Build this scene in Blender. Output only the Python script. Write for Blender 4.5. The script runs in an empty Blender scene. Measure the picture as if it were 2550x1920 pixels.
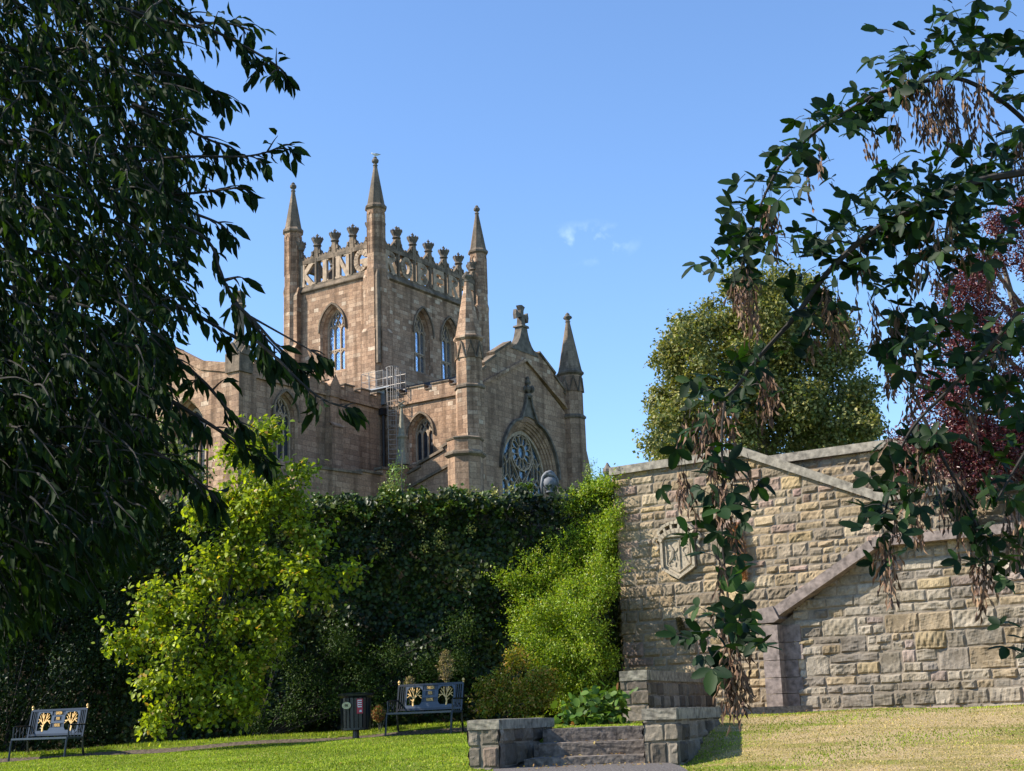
import bpy, bmesh, math
import numpy as np
from mathutils import Vector, Matrix
from mathutils.geometry import tessellate_polygon
R = math.radians
scene = bpy.context.scene
COL = scene.collection
rng = np.random.default_rng(7)

# ------------------------------------------------------------------ camera
FPX, HOR, ROLL = 3500.0, 835.0, math.atan(0.035)       # focal length in photo pixels, horizon drop, roll
PIT = math.atan(HOR / FPX)
cam_d = bpy.data.cameras.new('camera'); cam = bpy.data.objects.new('camera', cam_d); COL.objects.link(cam)
cam_d.sensor_width = 36; cam_d.lens = FPX / 2550 * 36; cam_d.clip_start = 0.1; cam_d.clip_end = 5000
Rt, Up, Fw = Vector((1, 0, 0)), Vector((0, -math.sin(PIT), math.cos(PIT))), Vector((0, math.cos(PIT), math.sin(PIT)))
cx_ = Rt * math.cos(ROLL) - Up * math.sin(ROLL); cy_ = Rt * math.sin(ROLL) + Up * math.cos(ROLL)
cam.matrix_world = Matrix(((cx_.x, cy_.x, -Fw.x, 0), (cx_.y, cy_.y, -Fw.y, 0), (cx_.z, cy_.z, -Fw.z, 0), (0, 0, 0, 1)))
scene.camera = cam
def ray(px, py):
    d = cx_ * (px - 1275) + cy_ * (960 - py) + Fw * FPX
    return d.x / d.y, d.z / d.y
def P(px, py, Y):                                        # a measured photo point at a surveyed distance Y -> metres
    a, b = ray(px, py); return Vector((a * Y, Y, b * Y))

# ------------------------------------------------------------------ light
SUN_AZ, SUN_EL = -95.0, 38.0                             # azimuth from +Y, towards +X
sd = Vector((math.sin(R(SUN_AZ)) * math.cos(R(SUN_EL)), math.cos(R(SUN_AZ)) * math.cos(R(SUN_EL)), math.sin(R(SUN_EL))))
sl = bpy.data.lights.new('sun', 'SUN'); sl.energy = 4.9; sl.angle = R(0.5); sl.color = (1, 0.92, 0.80)
so = bpy.data.objects.new('sun', sl); COL.objects.link(so); so.rotation_euler = (-sd).to_track_quat('-Z', 'Y').to_euler()
w = bpy.data.worlds.new('World'); scene.world = w; w.use_nodes = True
wn, wl = w.node_tree.nodes, w.node_tree.links; wn.clear()
wo = wn.new('ShaderNodeOutputWorld'); bg = wn.new('ShaderNodeBackground'); sky = wn.new('ShaderNodeTexSky')
sky.sky_type = 'NISHITA'; sky.sun_disc = False; sky.sun_elevation = R(SUN_EL); sky.sun_rotation = R(SUN_AZ)
sky.altitude = 50; sky.air_density = 1.0; sky.dust_density = 0.1; sky.ozone_density = 4.5
bg.inputs['Strength'].default_value = 0.132
# a small wisp of cirrus high in the sky
geo = wn.new('ShaderNodeTexCoord')
cd = P(1465, 605, 1.0).normalized()
dt = wn.new('ShaderNodeVectorMath'); dt.operation = 'SUBTRACT'; wl.new(geo.outputs['Generated'], dt.inputs[0]); dt.inputs[1].default_value = cd
mp = wn.new('ShaderNodeVectorMath'); mp.operation = 'MULTIPLY'; wl.new(dt.outputs[0], mp.inputs[0]); mp.inputs[1].default_value = (26, 26, 60)
ln = wn.new('ShaderNodeVectorMath'); ln.operation = 'LENGTH'; wl.new(mp.outputs[0], ln.inputs[0])
fall = wn.new('ShaderNodeMapRange'); wl.new(ln.outputs['Value'], fall.inputs[0]); fall.inputs[1].default_value = 1.0; fall.inputs[2].default_value = 0.1
ns = wn.new('ShaderNodeTexNoise'); ns.inputs['Scale'].default_value = 38; ns.inputs['Detail'].default_value = 7; ns.inputs['Roughness'].default_value = 0.6
wl.new(geo.outputs['Generated'], ns.inputs['Vector'])
nr = wn.new('ShaderNodeMapRange'); wl.new(ns.outputs[0], nr.inputs[0]); nr.inputs[1].default_value = 0.5; nr.inputs[2].default_value = 0.95
mm = wn.new('ShaderNodeMath'); mm.operation = 'MULTIPLY'; wl.new(fall.outputs[0], mm.inputs[0]); wl.new(nr.outputs[0], mm.inputs[1])
mx = wn.new('ShaderNodeMixRGB'); wl.new(mm.outputs[0], mx.inputs[0]); wl.new(sky.outputs[0], mx.inputs[1]); mx.inputs[2].default_value = (6.2, 7.0, 8.2, 1)
tn = wn.new('ShaderNodeMixRGB'); tn.blend_type = 'MULTIPLY'; tn.inputs[0].default_value = 1; wl.new(mx.outputs[0], tn.inputs[1]); tn.inputs[2].default_value = (0.97, 1.03, 1.10, 1)
wl.new(tn.outputs[0], bg.inputs['Color']); wl.new(bg.outputs[0], wo.inputs['Surface'])
vs = scene.view_settings; vs.view_transform = 'Standard'; vs.look = 'None'; vs.exposure = 0.9; vs.gamma = 1
scene.render.engine = 'CYCLES'
cy = scene.cycles; cy.max_bounces = 6; cy.diffuse_bounces = 3; cy.glossy_bounces = 2; cy.transmission_bounces = 3; cy.transparent_max_bounces = 4

# ------------------------------------------------------------------ materials
def mat(name): 
    m = bpy.data.materials.new(name); m.use_nodes = True
    return m, m.node_tree.nodes, m.node_tree.links, m.node_tree.nodes['Principled BSDF']
def ramp(nd, stops, interp='LINEAR'):
    r = nd.new('ShaderNodeValToRGB'); cr = r.color_ramp; cr.interpolation = interp
    while len(cr.elements) < len(stops): cr.elements.new(0.5)
    for e, (p, c) in zip(cr.elements, stops): e.position = p; e.color = (*c, 1)
    return r
def simple(name, col, rough=0.6, metal=0.0, var=0.15, scale=6.0, bump=0.0):
    m, nd, lk, b = mat(name); b.inputs['Roughness'].default_value = rough; b.inputs['Metallic'].default_value = metal
    tc = nd.new('ShaderNodeTexCoord'); n = nd.new('ShaderNodeTexNoise'); n.inputs['Scale'].default_value = scale; n.inputs['Detail'].default_value = 5
    lk.new(tc.outputs['Object'], n.inputs['Vector'])
    r = ramp(nd, [(0.3, tuple(c * (1 - var) for c in col)), (0.7, tuple(min(1, c * (1 + var)) for c in col))])
    lk.new(n.outputs[0], r.inputs[0]); lk.new(r.outputs[0], b.inputs['Base Color'])
    if bump:
        bp = nd.new('ShaderNodeBump'); bp.inputs['Strength'].default_value = bump; bp.inputs['Distance'].default_value = 0.02
        lk.new(n.outputs[0], bp.inputs['Height']); lk.new(bp.outputs[0], b.inputs['Normal'])
    return m
def ashlar(name, palette, bw=0.56, rh=0.25, stain=(0.19, 0.155, 0.115), amount=0.4, bump=0.7):
    m, nd, lk, b = mat(name); b.inputs['Roughness'].default_value = 0.92; b.inputs['Specular IOR Level'].default_value = 0.2
    uv = nd.new('ShaderNodeUVMap'); uv.uv_map = 'UVMap'
    br = nd.new('ShaderNodeTexBrick'); br.inputs['Scale'].default_value = 1; br.inputs['Brick Width'].default_value = bw; br.inputs['Row Height'].default_value = rh
    br.inputs['Mortar Size'].default_value = 0.009; br.inputs['Mortar Smooth'].default_value = 0.3; br.inputs['Bias'].default_value = 0.0
    br.offset = 0.43; br.squash = 0.68; br.squash_frequency = 3; br.offset_frequency = 2
    br.inputs['Color1'].default_value = (0, 0, 0, 1); br.inputs['Color2'].default_value = (1, 1, 1, 1); br.inputs['Mortar'].default_value = (0.5, 0.5, 0.5, 1)
    lk.new(uv.outputs[0], br.inputs['Vector'])
    r = ramp(nd, palette); lk.new(br.outputs['Color'], r.inputs[0])
    tc = nd.new('ShaderNodeTexCoord')
    n = nd.new('ShaderNodeTexNoise'); n.inputs['Scale'].default_value = 0.55; n.inputs['Detail'].default_value = 9; n.inputs['Roughness'].default_value = 0.7; lk.new(tc.outputs['Object'], n.inputs['Vector'])
    nr_ = ramp(nd, [(0.40, (0, 0, 0)), (0.68, (1, 1, 1))]); lk.new(n.outputs[0], nr_.inputs[0])
    ml = nd.new('ShaderNodeMath'); ml.operation = 'MULTIPLY'; lk.new(nr_.outputs[0], ml.inputs[0]); ml.inputs[1].default_value = amount
    mx = nd.new('ShaderNodeMixRGB'); lk.new(ml.outputs[0], mx.inputs[0]); lk.new(r.outputs[0], mx.inputs[1]); mx.inputs[2].default_value = (*stain, 1)
    n2 = nd.new('ShaderNodeTexNoise'); n2.inputs['Scale'].default_value = 9; n2.inputs['Detail'].default_value = 8; n2.inputs['Roughness'].default_value = 0.75; lk.new(tc.outputs['Object'], n2.inputs['Vector'])
    r2 = ramp(nd, [(0.3, (0.5, 0.5, 0.5)), (0.7, (1.3, 1.3, 1.3))]); lk.new(n2.outputs[0], r2.inputs[0])
    m2 = nd.new('ShaderNodeMixRGB'); m2.blend_type = 'MULTIPLY'; m2.inputs[0].default_value = 0.9; lk.new(mx.outputs[0], m2.inputs[1]); lk.new(r2.outputs[0], m2.inputs[2])
    sm = nd.new('ShaderNodeMapping'); sm.inputs['Scale'].default_value = (2.2, 2.2, 0.16); lk.new(tc.outputs['Object'], sm.inputs[0])
    n3 = nd.new('ShaderNodeTexNoise'); n3.inputs['Scale'].default_value = 1.0; n3.inputs['Detail'].default_value = 6; lk.new(sm.outputs[0], n3.inputs['Vector'])
    r3 = ramp(nd, [(0.36, (0.50, 0.48, 0.46)), (0.52, (1, 1, 1)), (0.75, (1.12, 1.1, 1.08))]); lk.new(n3.outputs[0], r3.inputs[0])
    m4 = nd.new('ShaderNodeMixRGB'); m4.blend_type = 'MULTIPLY'; m4.inputs[0].default_value = 0.8; lk.new(m2.outputs[0], m4.inputs[1]); lk.new(r3.outputs[0], m4.inputs[2]); m2 = m4
    m3 = nd.new('ShaderNodeMixRGB'); m3.inputs[2].default_value = (0.12, 0.09, 0.07, 1); lk.new(m2.outputs[0], m3.inputs[1])
    mf = nd.new('ShaderNodeMath'); mf.operation = 'MULTIPLY'; mf.inputs[1].default_value = 0.7; lk.new(br.outputs['Fac'], mf.inputs[0]); lk.new(mf.outputs[0], m3.inputs[0])
    lk.new(m3.outputs[0], b.inputs['Base Color'])
    bp = nd.new('ShaderNodeBump'); bp.inputs['Strength'].default_value = bump; bp.inputs['Distance'].default_value = 0.04
    hs = nd.new('ShaderNodeMath'); hs.operation = 'MULTIPLY_ADD'; lk.new(br.outputs['Fac'], hs.inputs[0]); hs.inputs[1].default_value = -0.5; lk.new(n2.outputs[0], hs.inputs[2])
    lk.new(hs.outputs[0], bp.inputs['Height']); lk.new(bp.outputs[0], b.inputs['Normal'])
    return m
def rubble_mat(name, gain=1.0):
    m, nd, lk, b = mat(name); b.inputs['Roughness'].default_value = 0.93; b.inputs['Specular IOR Level'].default_value = 0.15
    at = nd.new('ShaderNodeAttribute'); at.attribute_name = 'Col'; tc = nd.new('ShaderNodeTexCoord')
    n = nd.new('ShaderNodeTexNoise'); n.inputs['Scale'].default_value = 14; n.inputs['Detail'].default_value = 9; n.inputs['Roughness'].default_value = 0.75; lk.new(tc.outputs['Object'], n.inputs['Vector'])
    r = ramp(nd, [(0.28, (0.55 * gain,) * 3), (0.72, (1.25 * gain,) * 3)]); lk.new(n.outputs[0], r.inputs[0])
    mx = nd.new('ShaderNodeMixRGB'); mx.blend_type = 'MULTIPLY'; mx.inputs[0].default_value = 1; lk.new(at.outputs['Color'], mx.inputs[1]); lk.new(r.outputs[0], mx.inputs[2])
    nb = nd.new('ShaderNodeTexNoise'); nb.inputs['Scale'].default_value = 0.8; nb.inputs['Detail'].default_value = 8; nb.inputs['Roughness'].default_value = 0.7; lk.new(tc.outputs['Object'], nb.inputs['Vector'])
    rb = ramp(nd, [(0.36, (0.55, 0.53, 0.48)), (0.55, (1, 1, 1)), (0.8, (1.08, 1.05, 0.98))]); lk.new(nb.outputs[0], rb.inputs[0])
    mb_ = nd.new('ShaderNodeMixRGB'); mb_.blend_type = 'MULTIPLY'; mb_.inputs[0].default_value = 0.9; lk.new(mx.outputs[0], mb_.inputs[1]); lk.new(rb.outputs[0], mb_.inputs[2])
    lk.new(mb_.outputs[0], b.inputs['Base Color'])
    bp = nd.new('ShaderNodeBump'); bp.inputs['Strength'].default_value = 0.55; bp.inputs['Distance'].default_value = 0.02; lk.new(n.outputs[0], bp.inputs['Height']); lk.new(bp.outputs[0], b.inputs['Normal'])
    return m
def leaf_mat(name, gain=1.0, trans=0.35, rough=0.45, spec=0.4, tint=(1.25, 1.3, 0.5)):
    m, nd, lk, b = mat(name); b.inputs['Roughness'].default_value = rough; b.inputs['Specular IOR Level'].default_value = spec
    at = nd.new('ShaderNodeAttribute'); at.attribute_name = 'Col'
    lk.new(at.outputs['Color'], b.inputs['Base Color'])
    tr = nd.new('ShaderNodeBsdfTranslucent'); tm = nd.new('ShaderNodeMixRGB'); tm.blend_type = 'MULTIPLY'; tm.inputs[0].default_value = 1
    lk.new(at.outputs['Color'], tm.inputs[1]); tm.inputs[2].default_value = (*tint, 1); lk.new(tm.outputs[0], tr.inputs['Color'])
    ms = nd.new('ShaderNodeMixShader'); ms.inputs[0].default_value = trans; out = nd['Material Output']
    lk.new(b.outputs[0], ms.inputs[1]); lk.new(tr.outputs[0], ms.inputs[2]); lk.new(ms.outputs[0], out.inputs['Surface'])
    return m
def bark_mat(name, col): return simple(name, col, 0.9, 0, 0.35, 14, 0.4)

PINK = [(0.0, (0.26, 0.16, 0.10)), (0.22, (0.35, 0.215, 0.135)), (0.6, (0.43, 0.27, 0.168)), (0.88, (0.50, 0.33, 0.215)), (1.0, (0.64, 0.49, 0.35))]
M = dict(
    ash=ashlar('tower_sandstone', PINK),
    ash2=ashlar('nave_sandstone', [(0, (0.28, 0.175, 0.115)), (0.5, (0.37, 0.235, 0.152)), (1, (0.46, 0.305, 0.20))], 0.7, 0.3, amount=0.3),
    trim=ashlar('weathered_trim', [(0, (0.17, 0.13, 0.09)), (1, (0.31, 0.23, 0.16))], 0.7, 0.35, (0.09, 0.08, 0.065), 0.8, 0.3),
    dark=simple('sooty_stone', (0.12, 0.1, 0.078), 0.95, 0, 0.5, 3, 0.4),
    pale=simple('pale_dressed_stone', (0.36, 0.265, 0.18), 0.9, 0, 0.3, 4, 0.3),
    tracery=simple('tracery_stone', (0.36, 0.27, 0.185), 0.9, 0, 0.25, 4, 0.2),
    slate=ashlar('roof_slate', [(0, (0.04, 0.045, 0.05)), (1, (0.08, 0.085, 0.095))], 0.25, 0.2, (0.06, 0.065, 0.06), 0.4, 0.4),
    cope=simple('coping_stone', (0.22, 0.195, 0.155), 0.92, 0, 0.5, 9, 0.7),
    cope2=simple('mauve_dressed_stone', (0.185, 0.148, 0.13), 0.92, 0, 0.45, 10, 0.7),
    step=simple('step_stone', (0.155, 0.128, 0.104), 0.95, 0, 0.6, 16, 0.8),
    pierc=simple('pier_cap_stone', (0.20, 0.18, 0.14), 0.95, 0, 0.55, 11, 0.9),
    rub=rubble_mat('rubble_stone', 0.86), mortar=simple('lime_mortar', (0.20, 0.165, 0.125), 0.95, 0, 0.3, 12, 0.5),
    metal=simple('galvanised_rail', (0.33, 0.29, 0.25), 0.45, 0.3, 0.1), pipe=simple('black_pipe', (0.012, 0.012, 0.014), 0.5),
    lead=simple('lead_flashing', (0.2, 0.21, 0.22), 0.5, 0.3),
    black=simple('black_gloss_paint', (0.010, 0.013, 0.018), 0.28, 0, 0.1), blue=simple('slate_blue_paint', (0.035, 0.048, 0.07), 0.30, 0, 0.15),
    gold=simple('gold_paint', (0.72, 0.45, 0.16), 0.42, 0.2, 0.1), cream=simple('cream_plate', (0.60, 0.52, 0.28), 0.5), red=simple('red_sticker', (0.45, 0.03, 0.05), 0.5, 0, 0.1, 60),
    white=simple('white_paint', (0.75, 0.75, 0.73), 0.6, 0, 0.05), urn=simple('urn_stone', (0.15, 0.155, 0.165), 0.7, 0, 0.3, 9, 0.3),
    bark=bark_mat('dark_bark', (0.022, 0.018, 0.015)), barkl=bark_mat('grey_bark', (0.14, 0.12, 0.09)),
    gullw=simple('white_plumage', (0.8, 0.8, 0.8), 0.8, 0, 0.05), gullg=simple('grey_plumage', (0.28, 0.30, 0.33), 0.8, 0, 0.05), yel=simple('yellow_bill', (0.6, 0.4, 0.05), 0.5),
)
def glass_mat(name, col, metal, rough, lattice=0.12):
    m, nd, lk, b = mat(name); b.inputs['Metallic'].default_value = metal; b.inputs['Roughness'].default_value = rough
    uv = nd.new('ShaderNodeUVMap'); uv.uv_map = 'UVMap'
    mpn = nd.new('ShaderNodeMapping'); mpn.inputs['Rotation'].default_value = (0, 0, R(45)); mpn.inputs['Scale'].default_value = (1 / lattice,) * 3; lk.new(uv.outputs[0], mpn.inputs[0])
    br = nd.new('ShaderNodeTexBrick'); br.offset = 0; br.inputs['Scale'].default_value = 1; br.inputs['Brick Width'].default_value = 1; br.inputs['Row Height'].default_value = 1; br.inputs['Mortar Size'].default_value = 0.06
    br.inputs['Color1'].default_value = (*col, 1); br.inputs['Color2'].default_value = (col[0] * 0.55, col[1] * 0.6, col[2] * 0.65, 1); br.inputs['Mortar'].default_value = (0.02, 0.02, 0.022, 1)
    lk.new(mpn.outputs[0], br.inputs['Vector']); lk.new(br.outputs[0], b.inputs['Base Color'])
    n = nd.new('ShaderNodeTexNoise'); n.inputs['Scale'].default_value = 5; lk.new(uv.outputs[0], n.inputs[0]); bp = nd.new('ShaderNodeBump'); bp.inputs['Strength'].default_value = 0.35; bp.inputs['Distance'].default_value = 0.05
    lk.new(n.outputs[0], bp.inputs['Height']); lk.new(bp.outputs[0], b.inputs['Normal'])
    return m
M['glass'] = glass_mat('leaded_glass', (0.62, 0.72, 0.85), 0.9, 0.12)
M['glassd'] = glass_mat('dark_leaded_glass', (0.03, 0.034, 0.042), 0.05, 0.5, 0.16)
M['glassd'].node_tree.nodes['Principled BSDF'].inputs['Specular IOR Level'].default_value = 0.25
M['glassr'] = glass_mat('rose_glass', (0.10, 0.16, 0.21), 0.6, 0.2, 0.2)

# ------------------------------------------------------------------ mesh helpers
def build(name, V, Fc, m, parent=None, col=None, uv=False, smooth=False):
    me = bpy.data.meshes.new(name); me.from_pydata([tuple(v) for v in V], [], Fc); me.update()
    if uv:
        ul = me.uv_layers.new(name='UVMap'); co = np.array([v.co[:] for v in me.vertices])
        for p in me.polygons:
            n = p.normal
            for li in p.loop_indices:
                c = co[me.loops[li].vertex_index]
                if abs(n.z) > 0.75: ul.data[li].uv = (c[0], c[1])
                else:
                    l = math.hypot(n.x, n.y) or 1; ul.data[li].uv = (-n.y / l * c[0] + n.x / l * c[1], c[2])
    if col is not None:
        ca = me.color_attributes.new('Col', 'FLOAT_COLOR', 'POINT'); ca.data.foreach_set('color', np.asarray(col, dtype=np.float32).ravel())
    if smooth: me.polygons.foreach_set('use_smooth', [True] * len(me.polygons))
    me.materials.append(m if not isinstance(m, str) else M[m])
    o = bpy.data.objects.new(name, me); COL.objects.link(o)
    if parent: o.parent = parent
    return o
def tag(o, label=None, cat=None, group=None, kind=None):
    if label: o['label'] = label
    if cat: o['category'] = cat
    if group: o['group'] = group
    if kind: o['kind'] = kind
    return o
def empty(name, loc, label, cat, rz=0, group=None):
    o = bpy.data.objects.new(name, None); COL.objects.link(o); o.location = loc; o.rotation_euler = (0, 0, rz); o.empty_display_size = 0.3
    return tag(o, label, cat, group)
class MB:
    def __init__(s): s.v = []; s.f = []; s.c = []
    def add(s, vs, fs, col=None):
        k = len(s.v); s.v += [tuple(v) for v in vs]; s.f += [tuple(i + k for i in f) for f in fs]
        if col is not None: s.c += [(*col, 1)] * len(vs)
    def box(s, a, b, col=None, R_=None):
        x0, y0, z0 = a; x1, y1, z1 = b
        vs = [(x0, y0, z0), (x1, y0, z0), (x1, y1, z0), (x0, y1, z0), (x0, y0, z1), (x1, y0, z1), (x1, y1, z1), (x0, y1, z1)]
        s.add(vs, [(0, 3, 2, 1), (4, 5, 6, 7), (0, 1, 5, 4), (1, 2, 6, 5), (2, 3, 7, 6), (3, 0, 4, 7)], col)
    def tube(s, pts, r, n=6, cap=True):
        pts = [Vector(p) for p in pts]; rr = r if hasattr(r, '__len__') else [r] * len(pts)
        k = len(s.v); prev = None
        for i, p in enumerate(pts):
            t = (pts[min(i + 1, len(pts) - 1)] - pts[max(i - 1, 0)]).normalized()
            if prev is None: a = t.orthogonal().normalized()
            else: a = (prev - t * prev.dot(t)); a = a.normalized() if a.length > 1e-6 else t.orthogonal().normalized()
            prev = a; b = t.cross(a)
            for j in range(n):
                an = 2 * math.pi * j / n; s.v.append(tuple(p + (a * math.cos(an) + b * math.sin(an)) * rr[i]))
        for i in range(len(pts) - 1):
            for j in range(n): s.f.append((k + i * n + j, k + i * n + (j + 1) % n, k + (i + 1) * n + (j + 1) % n, k + (i + 1) * n + j))
        if cap: s.f.append(tuple(k + j for j in range(n))[::-1]); s.f.append(tuple(k + (len(pts) - 1) * n + j for j in range(n)))
    def lathe(s, c, prof, n=8, rot=math.pi / 8):
        k = len(s.v)
        for r, z in prof:
            for j in range(n):
                an = rot + 2 * math.pi * j / n; s.v.append((c[0] + r * math.cos(an), c[1] + r * math.sin(an), z))
        for i in range(len(prof) - 1):
            for j in range(n): s.f.append((k + i * n + j, k + i * n + (j + 1) % n, k + (i + 1) * n + (j + 1) % n, k + (i + 1) * n + j))
        s.f.append(tuple(k + j for j in range(n))[::-1]); s.f.append(tuple(k + (len(prof) - 1) * n + j for j in range(n)))
    def o(s, name, m, parent=None, uv=False, smooth=False): return build(name, s.v, s.f, m, parent, s.c if s.c else None, uv, smooth)
class Fr:                                               # vertical frame: origin, direction along the wall, outward normal
    def __init__(s, ox, oy, sx, sy):
        l = math.hypot(sx, sy); s.o = Vector((ox, oy, 0)); s.s = Vector((sx / l, sy / l, 0)); s.n = Vector((sy / l, -sx / l, 0))
    def p(s, t, z, out=0.0): return s.o + s.s * t + s.n * out + Vector((0, 0, z))
def prism(mb, fr, poly, o0, o1, holes=(), col=None):     # extruded outline with optional holes, o0 = back, o1 = front
    loops = [poly] + list(holes); vec = [[Vector((p[0], p[1], 0)) for p in lp] for lp in loops]
    tris = tessellate_polygon(vec); flat = [p for lp in loops for p in lp]; n = len(flat)
    vs = [fr.p(a, b, o1) for a, b in flat] + [fr.p(a, b, o0) for a, b in flat]; fs = []
    for t in tris:
        a, b, c = (flat[i] for i in t); cr = (b[0] - a[0]) * (c[1] - a[1]) - (b[1] - a[1]) * (c[0] - a[0])
        t = tuple(t) if cr > 0 else tuple(t)[::-1]
        fs.append(t); fs.append(tuple(i + n for i in t[::-1]))
    k = 0
    for li, lp in enumerate(loops):
        m = len(lp); ar = sum(lp[i][0] * lp[(i + 1) % m][1] - lp[(i + 1) % m][0] * lp[i][1] for i in range(m))
        for i in range(m):
            a, b = k + i, k + (i + 1) % m; q = (a, a + n, b + n, b)
            if (ar > 0) != (li == 0): q = q[::-1]
            fs.append(q)
        k += m
    mb.add(vs, fs, col)
def ribbon(mb, fr, pts, wd, o0, o1):                     # a bar of square section following a line on the wall
    for (a, b), (c, d) in zip(pts[:-1], pts[1:]):
        l = math.hypot(c - a, d - b)
        if l < 1e-5: continue
        tx, tz = (c - a) / l, (d - b) / l; e = wd * 0.18; a2, b2, c2, d2 = a - tx * e, b - tz * e, c + tx * e, d + tz * e; nx, nz = -tz * wd / 2, tx * wd / 2
        prism(mb, fr, [(a2 - nx, b2 - nz), (c2 - nx, d2 - nz), (c2 + nx, d2 + nz), (a2 + nx, b2 + nz)], o0, o1)
def arch(c, hw, zs, za, n=9):                            # pointed head from right springing over the apex to the left
    h = za - zs; k = (h * h - hw * hw) / (2 * hw); Rr = hw + k; a1 = math.atan2(h, k)
    r = [(c - k + Rr * math.cos(a1 * i / n), zs + Rr * math.sin(a1 * i / n)) for i in range(n + 1)]
    return r + [(2 * c - x, z) for x, z in r[::-1][1:]]
def arch_loop(c, hw, z0, zs, za, n=9): return [(c - hw, z0), (c + hw, z0)] + arch(c, hw, zs, za, n)
def reveal(mb, fr, outer, inner, depth):
    n = len(outer); vs = [fr.p(a, b, 0) for a, b in outer] + [fr.p(a, b, -depth) for a, b in inner]
    mb.add(vs, [(i, i + n, (i + 1) % n + n, (i + 1) % n)[::-1] for i in range(n)])
def recess(mb, fr, c, hw, z0, zs, za, depth, splay, steps=2, stepw=0.05):   # moulded reveal in steps
    hw_o, prev, d = hw, arch_loop(c, hw, z0, zs, za), 0.0
    for k in range(1, steps + 1):
        f = k / steps; h2 = hw - splay * f; ap = za - splay * f * 0.95; zz = z0 + 0.28 * depth * f + 0.05 * f
        nxt = arch_loop(c, h2, zz, zs, ap); n = len(prev); d2 = depth * f
        vs = [fr.p(a, b, -d) for a, b in prev] + [fr.p(a, b, -(d + d2) / 2 if k < steps else -d2) for a, b in nxt] + [fr.p(a, b, -d2) for a, b in nxt]
        mb.add(vs, [(i, i + n, (i + 1) % n + n, (i + 1) % n)[::-1] for i in range(n)] + [(i + n, i + 2 * n, (i + 1) % n + 2 * n, (i + 1) % n + n)[::-1] for i in range(n)])
        prev, d = nxt, d2
    return prev
def small_window(parent, fr, c, hw, z0, zs, za, depth, splay, trans, glass, name='window', bar=0.085):
    ih, iz0, iza = hw - splay, z0 + 0.28 * depth + 0.05, za - splay * 0.95
    w = MB(); o0, o1 = -depth - 0.10, -depth + 0.04
    lp = arch_loop(c, ih, iz0, zs, iza)
    ribbon(w, fr, lp + lp[:1], bar * 1.2, o0, o1 + 0.02)
    t = 2 * ih / 3; m1, m2 = c - ih + t, c + ih - t
    for m_ in (m1, m2): ribbon(w, fr, [(m_, iz0), (m_, zs + 0.02)], bar, o0, o1)
    if trans:
        ribbon(w, fr, [(c - ih, trans), (c + ih, trans)], bar, o0 + .01, o1 - .005)
        for k in range(3): ribbon(w, fr, arch(c - ih + t * (k + 0.5), t / 2, trans - 0.38, trans - 0.06, 3), bar * 0.7, o0 + .02, o1 - .01)
    for k in range(3): ribbon(w, fr, arch(c - ih + t * (k + 0.5), t / 2, zs - 0.12, zs + 0.26, 4), bar * 0.8, o0 + .02, o1 - .01)
    h = iza - zs
    for s in (-1, 1):
        ribbon(w, fr, [(c + s * (ih - t), zs + 0.1), (c + s * t * 0.25, zs + h * 0.33), (c, zs + h * 0.5), (c - s * t * 0.3, zs + h * 0.72), (c - s * 0.02, iza - 0.1)], bar * 0.75, o0 + .03, o1 - .015)
        ribbon(w, fr, [(c + s * (ih - t), zs + 0.1), (c + s * t * 0.85, zs + h * 0.36), (c + s * t * 0.65, zs + h * 0.6)], bar * 0.75, o0 + .03, o1 - .015)
        ribbon(w, fr, [(c, zs + 0.26), (c + s * t * 0.25, zs + h * 0.33)], bar * 0.7, o0 + .03, o1 - .02)
    wo_ = w.o(name, 'tracery', parent, uv=True)
    g = MB(); prism(g, fr, lp, -depth - 0.08, -depth - 0.05); g.o('glass', glass, wo_, uv=True)
    hd = MB(); a_o = arch(c, hw + 0.10, zs, za + 0.14, 9); a_i = arch(c, hw + 0.005, zs, za + 0.01, 9)
    prism(hd, fr, [(c + hw + 0.10, zs - 0.14)] + a_o + [(c - hw - 0.10, zs - 0.14), (c - hw - 0.005, zs - 0.14)] + a_i[::-1] + [(c + hw + 0.005, zs - 0.14)], -0.03, 0.12)
    hd.o('hood_mould', 'trim', wo_, uv=True)
    return wo_

# ------------------------------------------------------------------ foliage helpers
def unit(a): return a / np.maximum(np.linalg.norm(a, axis=1, keepdims=True), 1e-9)
TPL = {
 'full': (np.array([(0, 0, 0), (.33, 0, 0), (.68, 0, -.02), (1, 0, -.10), (.30, -.5, .10), (.66, -.40, .07), (.30, .5, .10), (.66, .40, .07)], float),
          [(0, 4, 1), (1, 4, 5, 2), (2, 5, 3), (0, 1, 6), (1, 2, 7, 6), (2, 3, 7)]),
 'oval': (np.array([(0, 0, 0), (.5, 0, 0), (1, 0, -.03), (.18, -.36, .05), (.5, -.5, .07), (.84, -.34, .03), (.18, .36, .05), (.5, .5, .07), (.84, .34, .03)], float),
          [(0, 3, 4, 1), (1, 4, 5, 2), (0, 1, 7, 6), (1, 2, 8, 7)]),
 'dia': (np.array([(0, 0, 0), (.45, -.5, .12), (1, 0, -.05), (.45, .5, .12)], float), [(0, 1, 2), (0, 2, 3)]),
 'quad': (np.array([(0, 0, 0), (.5, -.5, .08), (1, 0, 0), (.5, .5, .08)], float), [(0, 1, 2, 3)]),
}
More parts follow.
